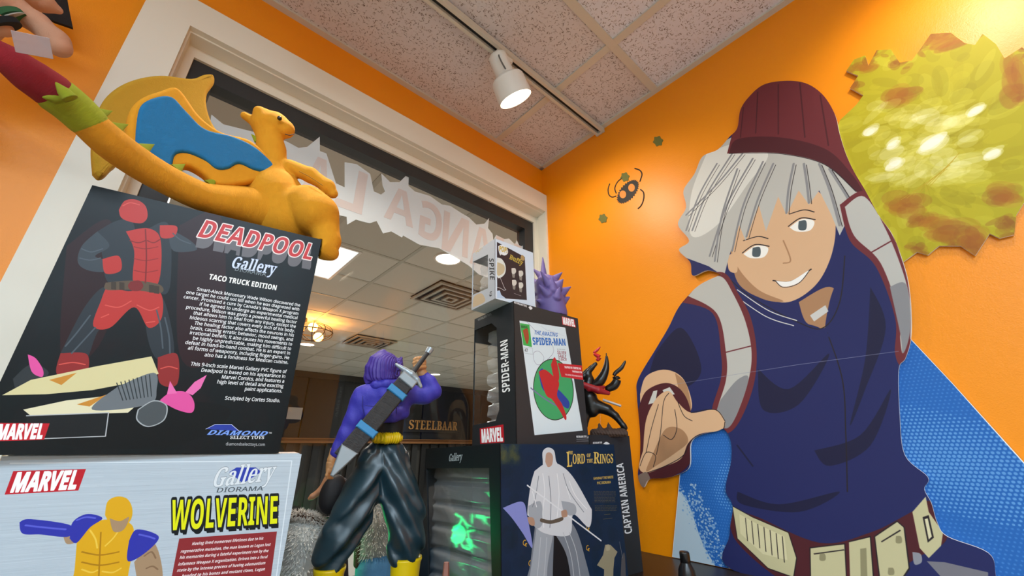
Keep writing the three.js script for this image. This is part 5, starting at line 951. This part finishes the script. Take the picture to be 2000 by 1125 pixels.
// soft toys and a small figurine behind it
{
  const fur = (c) => phys(c, 0.95, { bumpMap: fuzzBump, bumpScale: 0.004, sheen: 0.4, sheenRoughness: 0.6, sheenColor: new THREE.Color(0xffffff) });
  function furTuft(geo, n, len, mat, parent, name) {   // short pile standing off the surface, one part
    const p = geo.attributes.position, nn = geo.attributes.normal, list = [], base = new THREE.ConeGeometry(0.0011, len, 3, 1, true).translate(0, len / 2, 0).toNonIndexed(); base.deleteAttribute('uv');
    for (let i = 0; i < n; i++) { const k = Math.floor(rnd() * p.count), nv = V(nn.getX(k), nn.getY(k) - 0.35, nn.getZ(k)).add(V(rr(-0.4, 0.4), rr(-0.4, 0.4), rr(-0.4, 0.4))).normalize(); const g = base.clone(); g.applyQuaternion(new THREE.Quaternion().setFromUnitVectors(UP, nv)); g.translate(p.getX(k), p.getY(k), p.getZ(k)); list.push(g); }
    const m = part(parent, name, mergeGeometries(list), mat); m.userData.kind = 'stuff'; return m;
  }
  const a = thing('stuffed_toy', 'white furry stuffed toy beside the silver box', 'plush toy'), wf = fur(0xf0f0ea);
  const g1 = pxBody([[[594, 1060, 0.885, 44], [590, 1112, 0.885, 46]], [[578, 1036, 0.885, 26], [614, 1042, 0.885, 24]]], 0.012, 64); part(a, 'body', g1, wf); furTuft(g1, 2000, 0.007, wf, a, 'pile');
  const g2 = pxBody([[[562, 1008, 0.875, 6], [585, 1006, 0.87, 7], [610, 1012, 0.87, 8], [634, 1026, 0.875, 6]]], 0.003, 48), bm = fur(0x6d4a34); part(a, 'mane', g2, bm, 'brown fringe'); furTuft(g2, 900, 0.007, fur(0xd8cfc4), a, 'pile');
  { const by = ball([590, 1112, 0.885, 46]); part(a, 'seat', new THREE.CylinderGeometry(0.036, 0.04, 0.06, 24).translate(by.p.x, COUNTER + 0.03, by.p.z), wf); }
  const b = thing('stuffed_toy', 'white stuffed toy in light blue shirt behind the figurine legs', 'plush toy'), gf = fur(0xe6e7e2);
  const g3 = pxBody([[[738, 985, 0.98, 26], [736, 1020, 0.98, 38], [736, 1064, 0.98, 42]]], 0.01, 60); part(b, 'head', g3, gf); furTuft(g3, 1800, 0.007, gf, b, 'pile');
  part(b, 'shirt', pxBody([[[735, 1106, 0.975, 42], [735, 1118, 0.975, 43]]], 0.01, 56), plush(0x5f9ccf, 0xa0d0f0), 'light blue shirt');
  part(b, 'hair', pxBody([[[704, 1060, 0.965, 12], [700, 1100, 0.965, 10]]], 0.004, 36), fur(0x6a5138), 'brown tuft');
  { const by = ball([735, 1118, 0.975, 43]); part(b, 'seat', new THREE.CylinderGeometry(0.036, 0.04, Math.max(0.02, by.p.y - COUNTER), 24).translate(by.p.x, COUNTER + Math.max(0.02, by.p.y - COUNTER) / 2, by.p.z), plush(0x5f9ccf)); }
  const c = thing('small_figurine', 'small dark figurine with a bare tan arm beside the sword tip', 'figurine'), dk = std(0x17151a, 0.5), dk2 = std(0x35303a, 0.7);
  part(c, 'body', pxBody([[[668, 945, 0.885, 12], [664, 985, 0.885, 15], [662, 1010, 0.885, 16], [664, 1060, 0.885, 15], [666, 1130, 0.885, 15]]], 0.008, 64), dk2);
  part(c, 'arm', pxBody([[[652, 915, 0.87, 10], [640, 940, 0.87, 9], [625, 960, 0.87, 7], [610, 970, 0.87, 6]], [[610, 970, 0.87, 5], [604, 974, 0.87, 3]]], 0.003, 48), std(0xb5805c, 0.5), 'tan bare arm');
  const q = pD(650, 965, 0.855); const disc = new THREE.SphereGeometry(1, 28, 18).scale(0.022, 0.032, 0.01); const dm = part(c, 'shield', disc, dk, 'black oval shield'); dm.position.copy(q); dm.lookAt(CAM); dm.rotateZ(-0.15);
  part(c, 'stand', new THREE.CylinderGeometry(0.018, 0.02, Math.max(0.01, pD(666, 1130, 0.885).y - COUNTER), 24).translate(pD(666, 1130, 0.885).x, COUNTER + Math.max(0.01, pD(666, 1130, 0.885).y - COUNTER) / 2, pD(666, 1130, 0.885).z), dk);
}
// violet spiky ornament behind the small white box
{
  const D = 0.93, t = thing('spiky_ornament', 'violet spiky sculpted ornament behind the small white box', 'ornament'), m = std(0x6d5c96, 0.6);
  const L = [[[1068, 560, D, 24], [1074, 590, D, 28], [1080, 612, D, 28]]];
  for (const [x0, y0, x1, y1, r, o] of [[1062, 540, 1060, 502, 7, 0], [1062, 545, 1040, 524, 9, 0], [1055, 560, 1034, 540, 10, 0.01], [1060, 580, 1034, 572, 12, 0], [1080, 548, 1098, 532, 10, 0], [1088, 560, 1100, 545, 12, -0.02], [1092, 575, 1115, 560, 13, 0], [1096, 590, 1113, 580, 12, 0.01], [1072, 556, 1056, 530, 9, -0.03], [1080, 566, 1078, 540, 10, -0.03], [1070, 575, 1052, 556, 10, -0.03], [1088, 580, 1094, 560, 9, -0.03], [1066, 592, 1046, 586, 10, -0.02]]) L.push([[x0, y0, D + o, r], [x1, y1, D + o * 1.4, 1]]);
  const fs = join(L.flatMap(chain), 0.003), [m0, m1] = bounds(L), P = S_O.clone().addScaledVector(SY, S_H + 0.001);
  part(t, 'spikes', sdfGeo((x, y, z) => Math.max(fs(x, y, z), -((x - P.x) * SY.x + (y - P.y) * SY.y + (z - P.z) * SY.z)), m0, m1, 84), m);
}
// dark statuette on the charcoal box by the wall
{
  const D = 1.08, t = thing('statuette', 'dark statuette with flying black cloth and red sash on rock base', 'statuette'), bk = phys(0x14110f, 0.3), rock = std(0x4a3428, 0.7), redM = std(0xa01420, 0.5);
  part(t, 'rock_base', pxBody([[[1160, 846, D, 8], [1188, 845, D, 9], [1220, 846, D, 7]], [[1172, 838, D, 6], [1170, 828, D, 1.5]], [[1190, 838, D, 6], [1188, 826, D, 1.2]], [[1210, 842, D, 6], [1222, 836, D, 3]]], 0.003, 72, (x, y, z) => 0.0008 * Math.sin(x * 700) * Math.sin(z * 600 + y * 500)), rock, 'brown rock base');
  part(t, 'body', pxBody([[[1150, 778, D, 17], [1156, 800, D, 15]], [[1162, 792, D, 14], [1186, 800, D, 10], [1202, 812, D, 7], [1218, 832, D, 5.5], [1222, 836, D, 4]], [[1145, 800, D, 12], [1140, 830, D, 8], [1138, 842, D, 6]], [[1140, 735, D, 8], [1155, 719, D, 5], [1163, 711, D, 4]], [[1146, 760, D, 14], [1150, 742, D, 10], [1148, 728, D, 7]]], 0.004, 88), bk, 'glossy black armour');
  part(t, 'sash', pxBody([[[1140, 752, D - 0.02, 6], [1168, 762, D - 0.02, 7], [1188, 768, D - 0.01, 4]], [[1150, 760, D - 0.02, 5], [1180, 756, D, 3]]], 0.003, 48), redM, 'red sash');
  part(t, 'cloth_strip', taperTube([[1152, 756, D, 7], [1172, 744, D, 10], [1183, 722, D, 7], [1185, 705, D, 4], [1184, 689, D, 1]], 30, 10), bk); part(t, 'cloth_strip', taperTube([[1182, 762, D, 6], [1200, 752, D, 9], [1205, 742, D, 8], [1200, 732, D, 4], [1214, 718, D, 4], [1222, 704, D, 2]], 36, 10), bk);
  part(t, 'flame', taperTube([[1165, 705, D, 3], [1170, 698, D, 5], [1160, 690, D, 2.5], [1166, 684, D, 3], [1173, 677, D, 1]], 24, 8), phys(0xc02424, 0.3), 'red flame');
  part(t, 'sword', cylBetween(pD(1178, 781, D - 0.01), pD(1213, 793, D - 0.02), 0.0035, 0.003, 10), phys(0xd8cfc8, 0.3, { metalness: 0.4 }), 'pale blade');
  part(t, 'support_rod', cylBetween(pD(1172, 800, D), pD(1173, 838, D), 0.0012, 0.0012, 8), phys(0xffffff, 0.1, { transmission: 1, thickness: 0 }));
}
// black bottle and brown pointed ornament at the counter's edge
{
  const D = 0.86, a = pD(1336, 1077, D), yT2 = a.y, b = pD(1338, 1098, D).y, c = pD(1340, 1112, D).y, r1 = rM(a, 10), r2 = rM(a, 14);
  const t = thing('bottle', 'black plastic bottle with a black cap by the orange wall', 'bottle', V(a.x, COUNTER, a.z)), m = phys(0x0c0d10, 0.3);
  part(t, 'cap', new THREE.LatheGeometry([[0, yT2], [r1 * 0.9, yT2], [r1, yT2 - 0.002], [r1 * 1.04, b], [0, b]].map(([r, y]) => new THREE.Vector2(r, y - COUNTER)), 32), m);
  part(t, 'body', new THREE.LatheGeometry([[r1 * 0.95, b + 0.001], [r1 * 1.1, b - 0.002], [r2 * 1.15, c], [r2 * 1.3, c - 0.012], [r2 * 1.3, COUNTER + 0.003], [r2 * 1.2, COUNTER], [0, COUNTER]].map(([r, y]) => new THREE.Vector2(r, y - COUNTER)), 32), m);
  const e = pD(872, 1098, 0.63), w = rM(e, 13), t2 = thing('pointed_ornament', 'brown pointed stone ornament in front of the side window', 'ornament', V(e.x, COUNTER, e.z)), h = e.y - COUNTER;
  const g = new THREE.CylinderGeometry(w * 0.45, w * 1.6, h, 5, 3).toNonIndexed(); g.computeVertexNormals(); g.translate(0, h / 2, 0);
  part(t2, 'stone', g, std(0x8a5a4c, 0.6)); part(t2, 'base', new THREE.CylinderGeometry(w * 1.9, w * 2, 0.006, 24).translate(0, 0.003, 0), std(0x2a1c18, 0.6));
}
// green glowing tube sign that the clear side window mirrors; it stands behind the silver box
{
  const P0 = L_O.clone().addScaledVector(SX, 0.002), zN = -0.985, pts = (l) => l.map(([x, y]) => { const d = ray(x, y), k = P0.clone().sub(CAM).dot(SX) / d.dot(SX), h = CAM.clone().addScaledVector(d, k), r = d.clone().addScaledVector(SX, -2 * d.dot(SX)); return h.addScaledVector(r, (zN - h.z) / r.z); });
  const t = thing('neon_sign', 'small green glowing tube sign behind the silver box', 'neon sign'), glow = std(0x20d080, 0.4, { emissive: 0x12ff8a, emissiveIntensity: 14 });
  const strokes = [[[872, 1006], [871, 1030], [870, 1062], [869, 1075]], [[922, 1004], [922, 1022]], [[884, 1035], [893, 1032], [898, 1022], [902, 1012], [896, 1008], [890, 1004]], [[902, 1012], [908, 1020], [914, 1032]], [[866, 1049], [880, 1046], [890, 1047]], [[873, 1062], [884, 1050]], [[914, 1040], [916, 1056]], [[889, 1060], [892, 1068]], [[918, 1062], [921, 1070]], [[912, 1038], [926, 1036]]];
  const all = strokes.map(pts), mid = V(0, 0, 0); let nn = 0; for (const s of all) for (const p of s) { mid.add(p); nn++; } mid.divideScalar(nn);
  for (const s of all) part(t, 'tube', s.length > 1 ? new THREE.TubeGeometry(new THREE.CatmullRomCurve3(s), 24, 0.0024, 8) : null, glow, 'green glowing tube');
  part(t, 'back_plate', slab(mid.x - 0.06, mid.x + 0.06, COUNTER, mid.y + 0.06, zN - 0.012, zN - 0.006), std(0x101214, 0.5));
  const l = new THREE.PointLight(0x20ff90, 0.02); l.name = 'neon_sign_light'; l.position.copy(mid).add(V(0.02, 0, 0.03)); l.castShadow = true; t.add(l);
  }

renderer.render(scene, camera);
